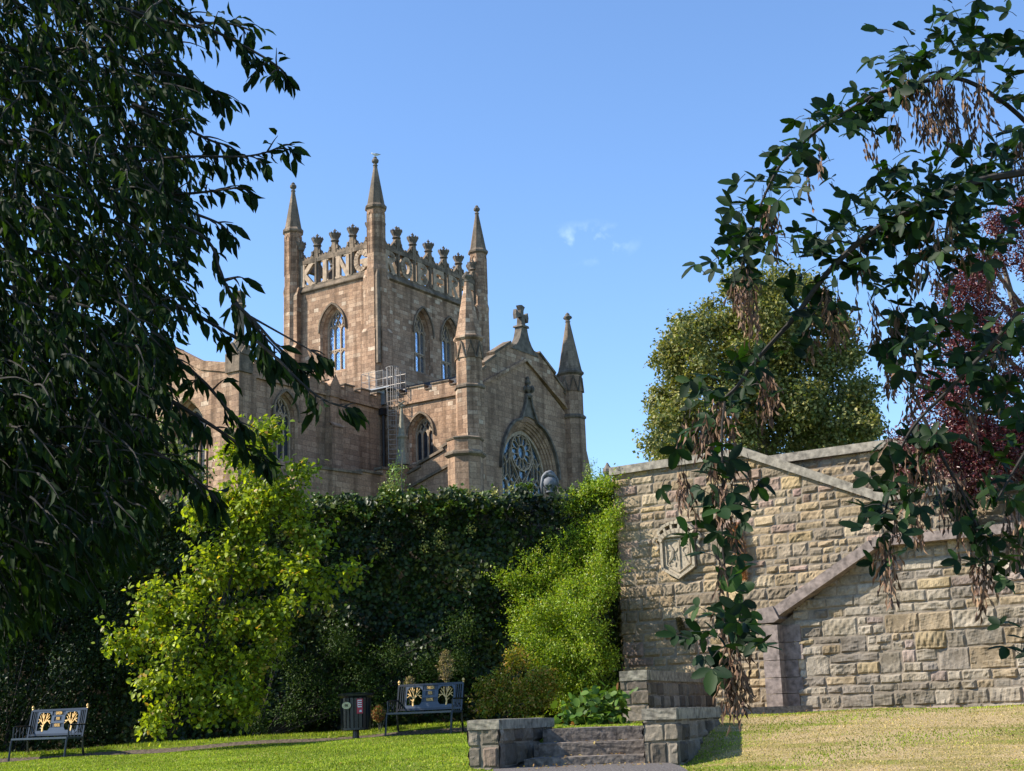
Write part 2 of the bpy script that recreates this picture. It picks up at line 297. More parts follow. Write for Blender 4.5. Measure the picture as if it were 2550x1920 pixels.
def leaves(name, pos, tan, nor, L, W, cols, m, parent=None, tpl='dia'):
    T, Fc = TPL[tpl]; N = len(pos); tan = unit(tan); nor = unit(nor - tan * np.sum(tan * nor, 1, keepdims=True)); bt = np.cross(nor, tan)
    L = np.broadcast_to(L, N)[:, None, None]; W = np.broadcast_to(W, N)[:, None, None]
    V = pos[:, None, :] + tan[:, None, :] * (T[None, :, 0:1] * L) + bt[:, None, :] * (T[None, :, 1:2] * W) + nor[:, None, :] * (T[None, :, 2:3] * L)
    nv = len(T); V = V.reshape(-1, 3); me = bpy.data.meshes.new(name)
    lens = np.array([len(f) for f in Fc]); idx = np.concatenate([np.array(f) for f in Fc])
    loops = (idx[None, :] + (np.arange(N) * nv)[:, None]).ravel().astype(np.int32)
    tot = np.tile(lens, N).astype(np.int32); st = np.concatenate([[0], np.cumsum(tot)[:-1]]).astype(np.int32)
    me.vertices.add(len(V)); me.vertices.foreach_set('co', V.astype(np.float32).ravel())
    me.loops.add(len(loops)); me.loops.foreach_set('vertex_index', loops)
    me.polygons.add(len(tot)); me.polygons.foreach_set('loop_start', st); me.polygons.foreach_set('loop_total', tot)
    me.update(calc_edges=True)
    ca = me.color_attributes.new('Col', 'FLOAT_COLOR', 'POINT')
    c4 = np.ones((N, nv, 4), np.float32); c4[:, :, :3] = cols[:, None, :]; ca.data.foreach_set('color', c4.ravel())
    me.materials.append(m); o = bpy.data.objects.new(name, me); COL.objects.link(o)
    if parent: o.parent = parent
    return o
def rdir(n, r=rng): return unit(r.normal(size=(n, 3)))
def pal(n, cs, ws=None, var=0.22):
    cs = np.array(cs, float); i = rng.choice(len(cs), n, p=ws); j = rng.choice(len(cs), n, p=ws); t = rng.random((n, 1)) * 0.5
    return np.clip((cs[i] * (1 - t) + cs[j] * t) * (1 + rng.normal(0, var, (n, 1))), 0.002, 1)
def crown_pts(clumps, n, tuft=0.25, per=14, bias=0.45):  # clumps: (x,y,z,rx,ry,rz); tufts of leaves spread near each clump's surface
    cl = np.array(clumps, float); wgt = (cl[:, 3] * cl[:, 5]); wgt = wgt / wgt.sum(); nt = max(1, n // per)
    k = rng.choice(len(cl), nt, p=wgt); d = rdir(nt); rad = rng.random((nt, 1)) ** bias
    tp = cl[k, :3] + d * cl[k, 3:6] * rad; q = np.repeat(np.arange(nt), per); m = len(q)
    off = rng.normal(size=(m, 3)) * tuft * 0.45; pos = tp[q] + off; out = unit(d[q] * 0.9 + unit(off) * 0.6 + np.array([0, 0, .35]))
    return pos, out, k[q], q, rad[q, 0]
def loc0(v): return (v[0], v[1], v[2])

# ================================================================== GROUND
def sstep(a, b, x): t = np.clip((x - a) / (b - a), 0, 1); return t * t * (3 - 2 * t)
def ground(X, Y):
    X = np.asarray(X, float); Y = np.asarray(Y, float)
    lz = -0.20 + 0.031 * np.clip(X + 1.8, -14, 1.6) - 0.031 * np.clip(27 - Y, 0, 13) - 0.055 * np.clip(14 - Y, 0, 20)
    rz = -0.045 - 0.135 * np.clip(19.3 - Y, 0, 5.3) - 0.06 * np.clip(14 - Y, 0, 20) + 0.0 * X
    tz = -0.115 + 0.0 * X
    mid = np.where(Y > 17.6, tz, lz)
    a = sstep(-0.9, 0.1, X); b = sstep(1.5, 2.6, X)
    z = lz * (1 - a) + (a - a * b) * (tz * sstep(17, 18.2, Y) + (1 - sstep(17, 18.2, Y)) * (-0.58 - 0.06 * np.clip(15 - Y, 0, 20))) + b * a * rz
    z = z + np.where(X < 0.4, 0.13 * sstep(28.35, 28.55, Y), 0)
    z = z + 0.025 * np.sin(X * 1.7 + Y * 0.6) * np.sin(Y * 1.1 - X * 0.4) * (1 - sstep(-0.4, 0.0, X) * (1 - sstep(1.6, 1.9, X)))
    return z
def grid(name, xs, ys, zf, m, lift=0.0):
    X, Y = np.meshgrid(xs, ys); Z = zf(X, Y) + lift; V = np.stack([X, Y, Z], -1).reshape(-1, 3); nx, ny = len(xs), len(ys)
    Fc = [(j * nx + i, j * nx + i + 1, (j + 1) * nx + i + 1, (j + 1) * nx + i) for j in range(ny - 1) for i in range(nx - 1)]
    return build(name, V, Fc, m, smooth=True)
def lawn_mat():
    m, nd, lk, b = mat('lawn_grass'); b.inputs['Roughness'].default_value = 0.95; b.inputs['Specular IOR Level'].default_value = 0.1
    tc = nd.new('ShaderNodeTexCoord'); sp = nd.new('ShaderNodeSeparateXYZ'); lk.new(tc.outputs['Object'], sp.inputs[0])
    mpn = nd.new('ShaderNodeMapping'); mpn.inputs['Rotation'].default_value = (0, 0, R(-28)); mpn.inputs['Scale'].default_value = (0.5, 1.6, 1); lk.new(tc.outputs['Object'], mpn.inputs[0])
    n = nd.new('ShaderNodeTexNoise'); n.inputs['Scale'].default_value = 1.3; n.inputs['Detail'].default_value = 6; n.inputs['Roughness'].default_value = 0.65; lk.new(mpn.outputs[0], n.inputs['Vector'])
    add = nd.new('ShaderNodeMapRange'); lk.new(sp.outputs['X'], add.inputs[0]); add.inputs[1].default_value = 0.8; add.inputs[2].default_value = 3.0; add.inputs[3].default_value = -0.22; add.inputs[4].default_value = 0.12
    s = nd.new('ShaderNodeMath'); s.operation = 'ADD'; lk.new(n.outputs[0], s.inputs[0]); lk.new(add.outputs[0], s.inputs[1])
    r = ramp(nd, [(0.25, (0.12, 0.18, 0.014)), (0.44, (0.20, 0.25, 0.028)), (0.54, (0.30, 0.25, 0.08)), (0.66, (0.46, 0.34, 0.17))]); lk.new(s.outputs[0], r.inputs[0])
    n2 = nd.new('ShaderNodeTexNoise'); n2.inputs['Scale'].default_value = 45; n2.inputs['Detail'].default_value = 4; lk.new(tc.outputs['Object'], n2.inputs['Vector'])
    r2 = ramp(nd, [(0.3, (0.45, 0.45, 0.45)), (0.7, (1.2, 1.2, 1.2))]); lk.new(n2.outputs[0], r2.inputs[0])
    mx = nd.new('ShaderNodeMixRGB'); mx.blend_type = 'MULTIPLY'; mx.inputs[0].default_value = 1; lk.new(r.outputs[0], mx.inputs[1]); lk.new(r2.outputs[0], mx.inputs[2]); lk.new(mx.outputs[0], b.inputs['Base Color'])
    bp = nd.new('ShaderNodeBump'); bp.inputs['Strength'].default_value = 0.8; bp.inputs['Distance'].default_value = 0.03; lk.new(n2.outputs[0], bp.inputs['Height']); lk.new(bp.outputs[0], b.inputs['Normal'])
    return m
lawn = grid('lawn', np.concatenate([[-60, -40, -25], np.arange(-16, 16.01, 0.2), [25, 40, 60]]), np.concatenate([np.arange(-6, 12, 1.0), np.arange(12, 31.6, 0.15)]), ground, lawn_mat()); tag(lawn, kind='structure')
far = MB(); far.box((-900, 31.8, 3.6), (900, 1800, 4.6)); far.box((-900, -900, -3), (900, -6, -2.2)); o = far.o('ground', simple('churchyard_grass', (0.07, 0.1, 0.02), 0.95)); tag(o, kind='structure')
# gravel path up to and beyond the garden steps
gm = simple('path_gravel', (0.105, 0.088, 0.075), 0.95, 0, 0.7, 45, 0.9)
o = grid('path', np.linspace(-0.35, 1.62, 8), np.linspace(2, 16.75, 30), lambda X, Y: -0.515 - 0.058 * np.clip(15 - Y, 0, 20) + 0 * X, gm); tag(o, kind='structure')
o = grid('soil', np.linspace(-13, -0.75, 80), np.linspace(27.85, 28.45, 7), ground, simple('bare_soil', (0.09, 0.065, 0.045), 0.95, 0, 0.5, 18, 0.9), 0.02); tag(o, kind='structure')

def grass_blades():
    n = 260000
    X = rng.uniform(-11, 10.5, n); Y = rng.uniform(14.2, 30.2, n)
    keep = ~((X > -0.36) & (X < 1.62) & (Y < 18.0)) & ~((Y > 27.88) & (Y < 28.42) & (X < -0.75) & (rng.random(n) > 0.12)) & (np.abs(X) < Y * 0.39 + 0.4)
    tS = (X - 2.15) * 0.545 + (Y - 30.0) * 0.839                       # signed distance towards the crest wall line
    keep &= ~((X > 1.0) & (tS > -1.22)) & ~((X > 0.25) & (X < 4.6) & (Y > 18) & (tS > -6) & (X > 2.0 - 0.0) & (Y > 22) & (X < 3.6))
    X, Y = X[keep], Y[keep]; n = len(X); Z = ground(X, Y)
    pos = np.stack([X, Y, Z - 0.005], 1); tan = np.stack([rng.normal(0, .45, n), rng.normal(0, .45, n), np.ones(n)], 1); nor = np.stack([rng.normal(0, 1, n), rng.normal(0, 1, n) - .6, np.full(n, .2)], 1)
    dry = np.clip((X - 1.0) / 2.0, 0, 1) * 0.75 + 0.12 + 0.25 * np.sin(X * 0.9 + Y * 1.9) * np.clip((X - 1.0) / 2.0, 0, 1)
    u_ = X * .88 + Y * .47; v_ = -X * .47 + Y * .88; rt_ = np.clip((X - 1.3) / 1.2, 0, 1)
    dry = np.clip(.10 + rt_ * (.82 + .62 * np.sin(v_ * 3.4 + .9 * np.sin(u_ * .9)) + .30 * np.sin(u_ * 1.1 + 2) * np.sin(v_ * 1.3)) + .10 * np.sin(X * 2.1 + 1) * np.sin(Y * 1.3), 0.02, .97); isd = rng.random(n) < dry
    g = pal(n, [(0.15, 0.23, 0.014), (0.24, 0.32, 0.022), (0.33, 0.37, 0.04)]); d = pal(n, [(0.40, 0.30, 0.12), (0.52, 0.39, 0.20), (0.36, 0.30, 0.09)])
    c = np.where(isd[:, None], d, g); edge = (Y > 28.4) & (X < 0.4)
    br_ = 1 + .22 * np.sin(X * 1.9 + 1.3 * np.sin(Y * .9)) * np.sin(Y * 1.7 + X * .5) + .12 * np.sin(X * 5.3 + Y * 3.1) * np.sin(Y * 6.1 - X * 2); c = c * br_[:, None]
    L = rng.uniform(.018, .04, n) * np.where(edge, 2.6, 1) * np.where(isd, 0.7, 1)
    o = leaves('grass', pos, tan, nor, L, rng.uniform(.008, .016, n), c, leaf_mat('grass_blade', 1, 0.35, 0.6, 0.2), None, 'quad'); tag(o, 'short mown lawn grass, green on the left and scorched straw on the right', 'grass', kind='stuff')
grass_blades()
def litter_leaves():
    n = 420; X = np.concatenate([rng.uniform(-9, 8, 300), rng.uniform(-.1, 1.5, 120)]); Y = np.concatenate([rng.uniform(15, 27, 300), rng.uniform(15.6, 18.2, 120)]); Z = ground(X, Y) + .03
    st_ = (X > -.15) & (X < 1.6) & (Y < 18.3); Z = np.where(st_, np.where(Y < 16.7, -.505, np.where(Y < 17.12, -.415, np.where(Y < 17.54, -.26, -.10))), Z)
    o = leaves('fallen_leaves', np.stack([X, Y, Z], 1), rdir(n) * [1, 1, .25], rdir(n) * .35 + [0, 0, 1], rng.uniform(.03, .06, n), rng.uniform(.018, .03, n), pal(n, [(.30, .17, .06), (.20, .11, .05), (.40, .30, .10)]), leaf_mat('fallen_leaf', 1, .2, .6, .2)); tag(o, 'scattered brown fallen leaves on the lawn, path and steps', 'fallen leaves', kind='stuff')
litter_leaves()

# ================================================================== CHURCH (local axes: x along the gable, y into the tower)
A1 = R(56.5); CX, CY = -8.08, 82.4
church = empty('church', (CX, CY, 0), 'large pinkish sandstone church with square letter-crowned tower and pinnacles', 'church', A1)
def on_c(o): return o
def lw(fr): return fr
FR_R = Fr(0, 0, 1, 0)           # tower right face
FR_L = Fr(0, 6.9, 0, -1)        # tower left face, t = 6.9 - v
FR_B = Fr(11, 6.9, -1, 0); FR_E = Fr(11, 0, 0, 1)
tw = MB()
WR = [(4.6, 1.0, 21.5, 24.2, 25.85), (7.45, 1.0, 21.5, 24.2, 25.85)]; WL = [(6.9 - 3.58, 1.02, 21.35, 24.2, 25.75)]
for fr, wid, ws in ((FR_R, 11, WR), (FR_L, 6.9, WL), (FR_B, 11, []), (FR_E, 6.9, [])):
    prism(tw, fr, [(0.02, 10), (wid - 0.02, 10), (wid - 0.02, 27.0), (0.02, 27.0)], -0.6 if ws else -0.5, 0, [arch_loop(*q) for q in ws]) if not ws else None
    if ws:
        vec = [[Vector((a, b, 0)) for a, b in lp] for lp in [[(0, 10), (wid, 10), (wid, 27.0), (0, 27.0)]] + [arch_loop(*q) for q in ws]]
        flat = [(v.x, v.y) for lp in vec for v in lp]; tr = []
        for t in tessellate_polygon(vec):
            a, b, c = (flat[i] for i in t); tr.append(tuple(t) if (b[0] - a[0]) * (c[1] - a[1]) - (b[1] - a[1]) * (c[0] - a[0]) > 0 else tuple(t)[::-1])
        tw.add([fr.p(a, b) for a, b in flat], tr)
        for c, hw, z0, zs, za in ws: recess(tw, fr, c, hw, z0, zs, za, 0.5, 0.27)
tw.box((0.3, 0.3, 26.6), (10.7, 6.6, 26.9))
tw.o('tower_wall', 'ash', church, uv=True)
for c, hw, z0, zs, za in WR: small_window(church, FR_R, c, hw, z0, zs, za, 0.5, 0.27, 22.95, 'glass', 'tower_window')
for c, hw, z0, zs, za in WL: small_window(church, FR_L, c, hw, z0, zs, za, 0.5, 0.27, 22.9, 'glass', 'tower_window')
# corner buttresses and turrets
SIDES = [(0, 0), (11, 0), (0, 6.9), (11, 6.9)]
for i, (x, y) in enumerate(SIDES):
    b = MB(); sx = -1 if x == 0 else 1; sy = -1 if y == 0 else 1
    def clasp(w_, z0, z1, w2=None, z2=None):
        w2 = w2 or w_; pts = []
        for (ww, zz) in ((w_, z0), (w_, z1)) + (((w2, z2),) if z2 else ()):
            pts.append([(x - ww, y - ww, zz), (x + ww, y - ww, zz), (x + ww, y + ww, zz), (x - ww, y + ww, zz)])
        vs = [p for r_ in pts for p in r_]; n = len(pts)
        b.add(vs, [tuple(range(4))[::-1], tuple(range(4 * (n - 1), 4 * n))] + [(4 * k + j, 4 * k + (j + 1) % 4, 4 * k + 4 + (j + 1) % 4, 4 * k + 4 + j) for k in range(n - 1) for j in range(4)])
    # two arms wrapping the corner, with a sloped offset
    for (dx, dy) in ((1, 0), (0, 1)):
        a0 = Vector((x, y, 0)); ax = Vector((sx * dx, sy * dy, 0)); bx = Vector((-sx * dy, -sy * dx, 0)) if False else Vector((sx * dy, sy * dx, 0))
        for (pr, z0, z1, zt) in ((0.62, 10, 23.3, 23.85), (0.42, 23.3, 26.8, 27.35)):
            lo, hi = -0.72, 0.30
            q = []
            for pp, zz in ((pr, z0), (pr, z1), (0.22, zt)):
                for s in (lo, hi): q.append(a0 + ax * pp + bx * s + Vector((0, 0, zz)))
            for pp, zz in ((0, z0), (0, zt)):
                for s in (lo, hi): q.append(a0 + ax * pp + bx * s + Vector((0, 0, zz)))
            b.add(q, [(0, 1, 3, 2), (2, 3, 5, 4), (0, 2, 4, 8, 6), (1, 7, 9, 5, 3), (4, 5, 9, 8)])
    b.lathe((x, y), [(0.62, 10), (0.62, 26.9), (0.66, 27.2), (0.60, 27.5)])
    b.o('corner_buttress', 'ash', church, uv=True)
    t = MB(); t.lathe((x, y), [(0.58, 27.3), (0.58, 31.15)])
    for k in range(8):
        an = k * math.pi / 4; n_ = Vector((math.cos(an), math.sin(an), 0)); f2 = Fr(x + n_.x * 0.536, y + n_.y * 0.536, -n_.y, n_.x)
        f2.n = n_; ribbon(t, f2, arch(0, 0.15, 30.62, 30.95, 4), 0.04, 0, 0.035); ribbon(t, f2, [(-0.15, 28.3), (-0.15, 30.62)], 0.035, 0, 0.03); ribbon(t, f2, [(0.15, 28.3), (0.15, 30.62)], 0.035, 0, 0.03)
    to = t.o('corner_turret', 'ash', church, uv=True)
    s = MB(); s.lathe((x, y), [(0.58, 31.1), (0.70, 31.2), (0.71, 31.32), (0.62, 31.42), (0.57, 31.5), (0.13, 34.0), (0.13, 34.1)]); s.o('spire', 'trim', to, uv=True)
    f = MB(); f.lathe((x, y), [(0.1, 34.05), (0.17, 34.12), (0.12, 34.17), (0.11, 34.25), (0.22, 34.36), (0.23, 34.46), (0.15, 34.56), (0.11, 34.6), (0.12, 34.66), (0.05, 34.72)]); f.o('finial', 'dark', to)
# pierced parapet with letters
def arc(cx, cz, rx, rz, a0, a1, n=10): return [(cx + rx * math.cos(R(a0 + (a1 - a0) * i / n)), cz + rz * math.sin(R(a0 + (a1 - a0) * i / n))) for i in range(n + 1)]
def letter(mb, fr, ch, c, z0, h, wd, o0, o1, sw=0.2, serif=True):
    l, r_, t = c - wd / 2, c + wd / 2, z0 + h; L_ = []; S = []
    hs = sw / 2
    if ch == 'K': L_ = [[(l + hs, z0), (l + hs, t)], [(l + hs, z0 + h * .45), (r_ - hs, t)], [(l + hs + .1, z0 + h * .52), (r_ - hs, z0)]]; S = [(l + hs, z0), (l + hs, t), (r_ - hs, z0), (r_ - hs, t)]
    if ch == 'I': L_ = [[(c, z0), (c, t)]]; S = [(c, z0), (c, t)]
    if ch == 'N': L_ = [[(l + hs, z0), (l + hs, t)], [(l + hs, t), (r_ - hs, z0)], [(r_ - hs, z0), (r_ - hs, t)]]; S = [(l + hs, z0), (l + hs, t), (r_ - hs, t)]
    if ch == 'G': L_ = [arc(c, z0 + h / 2, wd / 2 - hs, h / 2 - hs, 45, 330, 14), [(r_ - hs, z0 + .2 * h), (r_ - hs, z0 + .45 * h)], [(c, z0 + .45 * h), (r_, z0 + .45 * h)], [(r_ - hs * .8, t - .05), (r_ - hs * .8, t - .33 * h)]]
    if ch == 'O': L_ = [arc(c, z0 + h / 2, wd / 2 - hs, h / 2 - hs, 0, 360, 18)]
    if ch == 'R': L_ = [[(l + hs, z0), (l + hs, t)], [(l + hs, t - hs), (c, t - hs)] + arc(c, z0 + h * .74, wd / 2 - hs, h * .26 - hs, 90, -90, 8) + [(l + hs, z0 + h * .48 + hs * .3)], [(c - .02, z0 + h * .48), (r_ - hs, z0)]]; S = [(l + hs, z0), (l + hs, t), (r_ - hs, z0)]
    if ch == 'B': L_ = [[(l + hs, z0), (l + hs, t)], [(l + hs, t - hs), (c, t - hs)] + arc(c, z0 + h * .75, wd / 2 - hs * 1.3, h * .25 - hs, 90, -90, 8) + [(l + hs, z0 + h * .5)], [(l + hs, z0 + h * .5)] + [(c, z0 + h * .5)] + arc(c, z0 + h * .26, wd / 2 - hs, h * .25 - hs, 90, -90, 8) + [(l + hs, z0 + hs)]]; S = [(l + hs, z0), (l + hs, t)]
    if ch == 'E': L_ = [[(l + hs, z0), (l + hs, t)], [(l, t - hs), (r_, t - hs)], [(l + hs, z0 + h / 2), (r_ - .08, z0 + h / 2)], [(l, z0 + hs), (r_, z0 + hs)], [(r_ - .05, t), (r_ - .05, t - .3 * h)], [(r_ - .05, z0), (r_ - .05, z0 + .3 * h)]]
    if ch == 'T': L_ = [[(c, z0), (c, t)], [(l, t - hs), (r_, t - hs)], [(l + .05, t), (l + .05, t - .28 * h)], [(r_ - .05, t), (r_ - .05, t - .28 * h)]]; S = [(c, z0)]
    if ch == 'M': L_ = [[(l + hs, z0), (l + hs, t)], [(l + hs, t), (c, z0 + h * .3)], [(c, z0 + h * .3), (r_ - hs, t)], [(r_ - hs, z0), (r_ - hs, t)]]; S = [(l + hs, z0), (r_ - hs, z0)]
    for k, p in enumerate(L_): ribbon(mb, fr, p, sw * (1 if k == 0 or ch not in 'NM' else .8), o0 + .004 * k, o1 - .006 * k)
    for (a, b_) in S:
        zz = b_ + (0.03 if b_ < z0 + h / 2 else -0.03); ribbon(mb, fr, [(a - sw * .85, zz), (a + sw * .85, zz)], 0.09 * h / 1.2, o0 + .02, o1 - .02)
def parapet(fr, wid, n, word, pitch0):
    p = MB(); e0 = 0.5; step = (wid - 2 * e0) / n; posts = [e0 + i * step for i in range(n + 1)]
    prism(p, fr, [(0, 27.12), (wid, 27.12), (wid, 27.42), (0, 27.42)], -0.32, 0.02)
    v = [fr.p(0, 26.9, 0), fr.p(wid, 26.9, 0), fr.p(wid, 26.98, 0.16), fr.p(0, 26.98, 0.16), fr.p(wid, 27.05, 0.16), fr.p(0, 27.05, 0.16), fr.p(wid, 27.3, 0.0), fr.p(0, 27.3, 0.0)]
    p.add(v, [(0, 1, 2, 3), (3, 2, 4, 5), (5, 4, 6, 7)])
    prism(p, fr, [(0, 28.84), (wid, 28.84), (wid, 29.12), (0, 29.12)], -0.30, 0.05)
    for i, t in enumerate(posts):
        a, b = max(0, t - 0.15), min(wid, t + 0.15); prism(p, fr, [(a, 27.42), (b, 27.42), (b, 28.88), (a, 28.88)], -0.29, -0.02); prism(p, fr, [(t - .06, 27.4), (t + .06, 27.4), (t + .06, 29.1), (t - .06, 29.1)], -0.02, 0.07)
    for i in range(n):                                   # swooping wall between the crown posts
        a, b = posts[i], posts[i + 1]; m_ = (a + b) / 2; hw = step / 2; top = []
        for k in range(11):
            u = k / 10; s_ = a + (b - a) * u; q = abs(s_ - m_) / hw; zt = 29.17 + 0.84 * max(0, (q - 0.1) / 0.9) ** 1.15
            top.append((s_, zt))
        cusp = [(m_ + .10, top[5][1] + .02), (m_ + .06, 29.34), (m_ - .06, 29.34), (m_ - .10, top[5][1] + .02)]
        tp = top[:5] + cusp[::-1] + top[6:]
        prism(p, fr, [(a, 29.12), (b, 29.12)] + tp[::-1], -0.22, -0.02)
        for s in (a + .30, b - .30): prism(p, fr, [(s - .07, 29.35), (s + .07, 29.35), (s + .05, 29.58), (s - .05, 29.58)], -0.26, 0.06)
    for t in posts: prism(p, fr, [(t - .17, 29.12), (t + .17, 29.12), (t + .15, 30.0), (t - .15, 30.0)], -0.28, 0.03)
    po = p.o('parapet', 'trim', church, uv=True)
    for t in posts:
        c = fr.p(t, 0, -0.12); k = MB()
        k.lathe((c.x, c.y), [(0.20, 29.88), (0.29, 29.94), (0.23, 30.0), (0.25, 30.1), (0.34, 30.26), (0.38, 30.4), (0.30, 30.42), (0.2, 30.46), (0.08, 30.52)], 10, 0)
        for q in range(10):
            an = q * 2 * math.pi / 10; k.lathe((c.x + .34 * math.cos(an), c.y + .34 * math.sin(an)), [(0.06, 30.36), (0.07, 30.42), (0.02, 30.5)], 5)
        k.lathe((c.x, c.y), [(0.06, 30.46), (0.05, 30.6), (0.1, 30.64), (0.05, 30.7), (0.03, 30.76)], 6); ribbon(k, Fr(c.x, c.y, fr.s.x, fr.s.y), [(-.11, 30.62), (.11, 30.62)], .06, -.04, .04)
        k.o('crown_finial', 'dark', po)
    for i, ch in enumerate(word):
        l = MB(); m_ = (posts[i] + posts[i + 1]) / 2; wd = {'I': .6, 'N': 1.08, 'G': 1.08, 'K': 1.06, 'O': 1.14}.get(ch, 1.04)
        letter(l, fr, ch, m_, 27.42, 1.42 if ch not in 'GO' else 1.44, wd, -0.17, 0.04, 0.31)
        ribbon(l, fr, [(m_, 28.74), (m_, 28.9)], .07, -.18, -.08)
        o = l.o('letter', 'pale', po, uv=True); o['label'] = 'carved stone letter ' + ch
    return po
parapet(FR_R, 11, 6, 'ROBERT', 0); parapet(FR_L, 6.9, 4, 'KING', 0); parapet(FR_B, 11, 6, '', 0); parapet(FR_E, 6.9, 4, '', 0)
# weather shafts below the front corner turret
q = MB(); q.lathe((-0.45, -0.45), [(0.16, 21.2), (0.16, 26.7), (0.05, 27.1)], 6); q.o('corner_shaft', 'trim', church, uv=True)

def coping_line(mb, fr, pts, th, o0, o1):
    for (a, b), (c, d) in zip(pts[:-1], pts[1:]): prism(mb, fr, [(a, b), (c, d), (c, d + th), (a, b + th)], o0, o1)
def battlement(fr, t0, t1, zb, zc, zm, period, mer, first=0.0, name='battlement', m='ash2'):
    p = MB(); prism(p, fr, [(t0, zb), (t1, zb), (t1, zc), (t0, zc)], -0.35, 0.03); prism(p, fr, [(t0, zb - .10), (t1, zb - .10), (t1, zb + .03), (t0, zb + .03)], -0.02, 0.14)
    c = MB(); t = t0 + first
    last = t0
    while t < t1:
        e = min(t + mer, t1); prism(p, fr, [(t, zc), (e, zc), (e, zm), (t, zm)], -0.345, 0.027)
        prism(c, fr, [(t - .05, zm), (e + .05, zm), (e + .05, zm + .07), (t - .05, zm + .07)], -0.41, 0.10)
        if t - last > .12: prism(c, fr, [(last + .055, zc), (t - .055, zc), (t - .055, zc + .06), (last + .055, zc + .06)], -0.40, 0.09)
        last = e; t += period
    po = p.o(name, m, church, uv=True); c.o('coping', 'trim', po, uv=True); return po
# nave south wall
U0, UN = -2.3, -14.4
FR_N = Fr(UN, -2.2, 1, 0); LN = U0 - UN
def wall_face(name, fr, outline, wins, m, depth, splay, steps=2, parent=church):
    mb = MB(); vec = [[Vector((a, b, 0)) for a, b in lp] for lp in [outline] + [arch_loop(*q) for q in wins]]; flat = [(v.x, v.y) for lp in vec for v in lp]; tr = []
    for t in tessellate_polygon(vec):
        a, b, c = (flat[i] for i in t); tr.append(tuple(t) if (b[0] - a[0]) * (c[1] - a[1]) - (b[1] - a[1]) * (c[0] - a[0]) > 0 else tuple(t)[::-1])
    mb.add([fr.p(a, b) for a, b in flat], tr)
    for c, hw, z0, zs, za in wins: recess(mb, fr, c, hw, z0, zs, za, depth, splay, steps)
    return mb.o(name, m, parent, uv=True)
NW = [(-10.45 - UN, 0.95, 13.6, 16.0, 17.4)]
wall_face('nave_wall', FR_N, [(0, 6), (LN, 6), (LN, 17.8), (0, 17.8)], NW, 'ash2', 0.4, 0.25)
for q_ in NW: small_window(church, FR_N, *q_, 0.4, 0.25, None, 'glassd', 'nave_window')
battlement(FR_N, 0, LN, 17.8, 18.38, 18.62, 1.42, 0.82, 0.15)
b = MB()
for u in (-6.9,):
    t = u - UN; prism(b, FR_N, [(t - .45, 6), (t + .45, 6), (t + .45, 16.0), (t - .45, 16.0)], 0, .55); prism(b, FR_N, [(t - .38, 16.0), (t + .38, 16.0), (t + .38, 17.7), (t - .38, 17.7)], 0, .35)
    v = [FR_N.p(t - .5, 16.0, .6), FR_N.p(t + .5, 16.0, .6), FR_N.p(t + .45, 16.25, .3), FR_N.p(t - .45, 16.25, .3), FR_N.p(t - .5, 15.93, .6), FR_N.p(t + .5, 15.93, .6)]; b.add(v, [(0, 1, 2, 3), (4, 5, 1, 0)])
    prism(b, FR_N, [(t - .42, 17.65), (t + .42, 17.65), (t + .42, 18.3), (t, 18.95), (t - .42, 18.3)], -.1, .42)
    prism(b, FR_N, [(t - .7, 6), (t + .7, 6), (t + .7, 13.2), (t - .7, 13.2)], 0, .95)
prism(b, FR_N, [(0, 6), (1.25, 6), (1.25, 17.7), (0, 17.7)], 0, .5)
b.o('nave_buttress', 'ash2', church, uv=True)
# dark flat roof decks so that nothing is seen through
rf = MB(); rf.box((UN + .3, -1.9, 17.9), (-.3, 9, 18.0)); rf.box((-1.9, -8.3, 17.9), (7.6, -.3, 18.0)); rf.box((UN + 1.2, -1.9, 6), (UN + 1.4, 9, 17.9)); rf.o('roof_deck', 'lead', church)
# left (west) block: lit gable wall facing left with a tall arch
FR_W = Fr(UN, 8.0, 0, -1)                                # t = 8 - v
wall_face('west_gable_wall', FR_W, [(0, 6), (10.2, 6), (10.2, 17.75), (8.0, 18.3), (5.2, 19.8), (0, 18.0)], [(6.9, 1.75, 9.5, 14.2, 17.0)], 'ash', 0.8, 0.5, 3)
w = MB(); ribbon(w, FR_W, arch_loop(6.9, 1.25, 9.8, 14.2, 16.4), .13, -.9, -.7)
for s in (-.75, -.25, .25, .75): ribbon(w, FR_W, [(6.9 + s, 9.8), (6.9 + s, 15.2)], .09, -.88, -.72)
wo_ = w.o('west_window', 'tracery', church, uv=True); g = MB(); prism(g, FR_W, arch_loop(6.9, 1.25, 9.8, 14.2, 16.4), -.86, -.82); g.o('glass', 'glassd', wo_, uv=True)
cp = MB(); coping_line(cp, FR_W, [(10.3, 17.68), (8.0, 18.2), (5.2, 19.7), (0, 17.9)][::-1], .5, -.35, .08); cp.o('gable_coping', 'ash', church, uv=True)
q = MB(); pc = (-14.0, -2.3); q.box((pc[0] - .5, pc[1] - .5, 17.7), (pc[0] + .5, pc[1] + .5, 18.7)); q.lathe(pc, [(.5, 18.7), (.62, 18.75), (.36, 19.3), (.27, 19.5), (.26, 21.2), (.36, 21.3), (.22, 21.4), (.2, 21.6), (.33, 21.8), (.33, 21.95), (.1, 22.1)], 8)
for k in range(4): an = k * math.pi / 2; f2 = Fr(pc[0] + .5 * math.cos(an), pc[1] + .5 * math.sin(an), -math.sin(an), math.cos(an)); f2.n = Vector((math.cos(an), math.sin(an), 0)); prism(q, f2, [(-.45, 18.6), (.45, 18.6), (0, 19.25)], -.1, .06)
q.o('chimney_pinnacle', 'trim', church, uv=True)

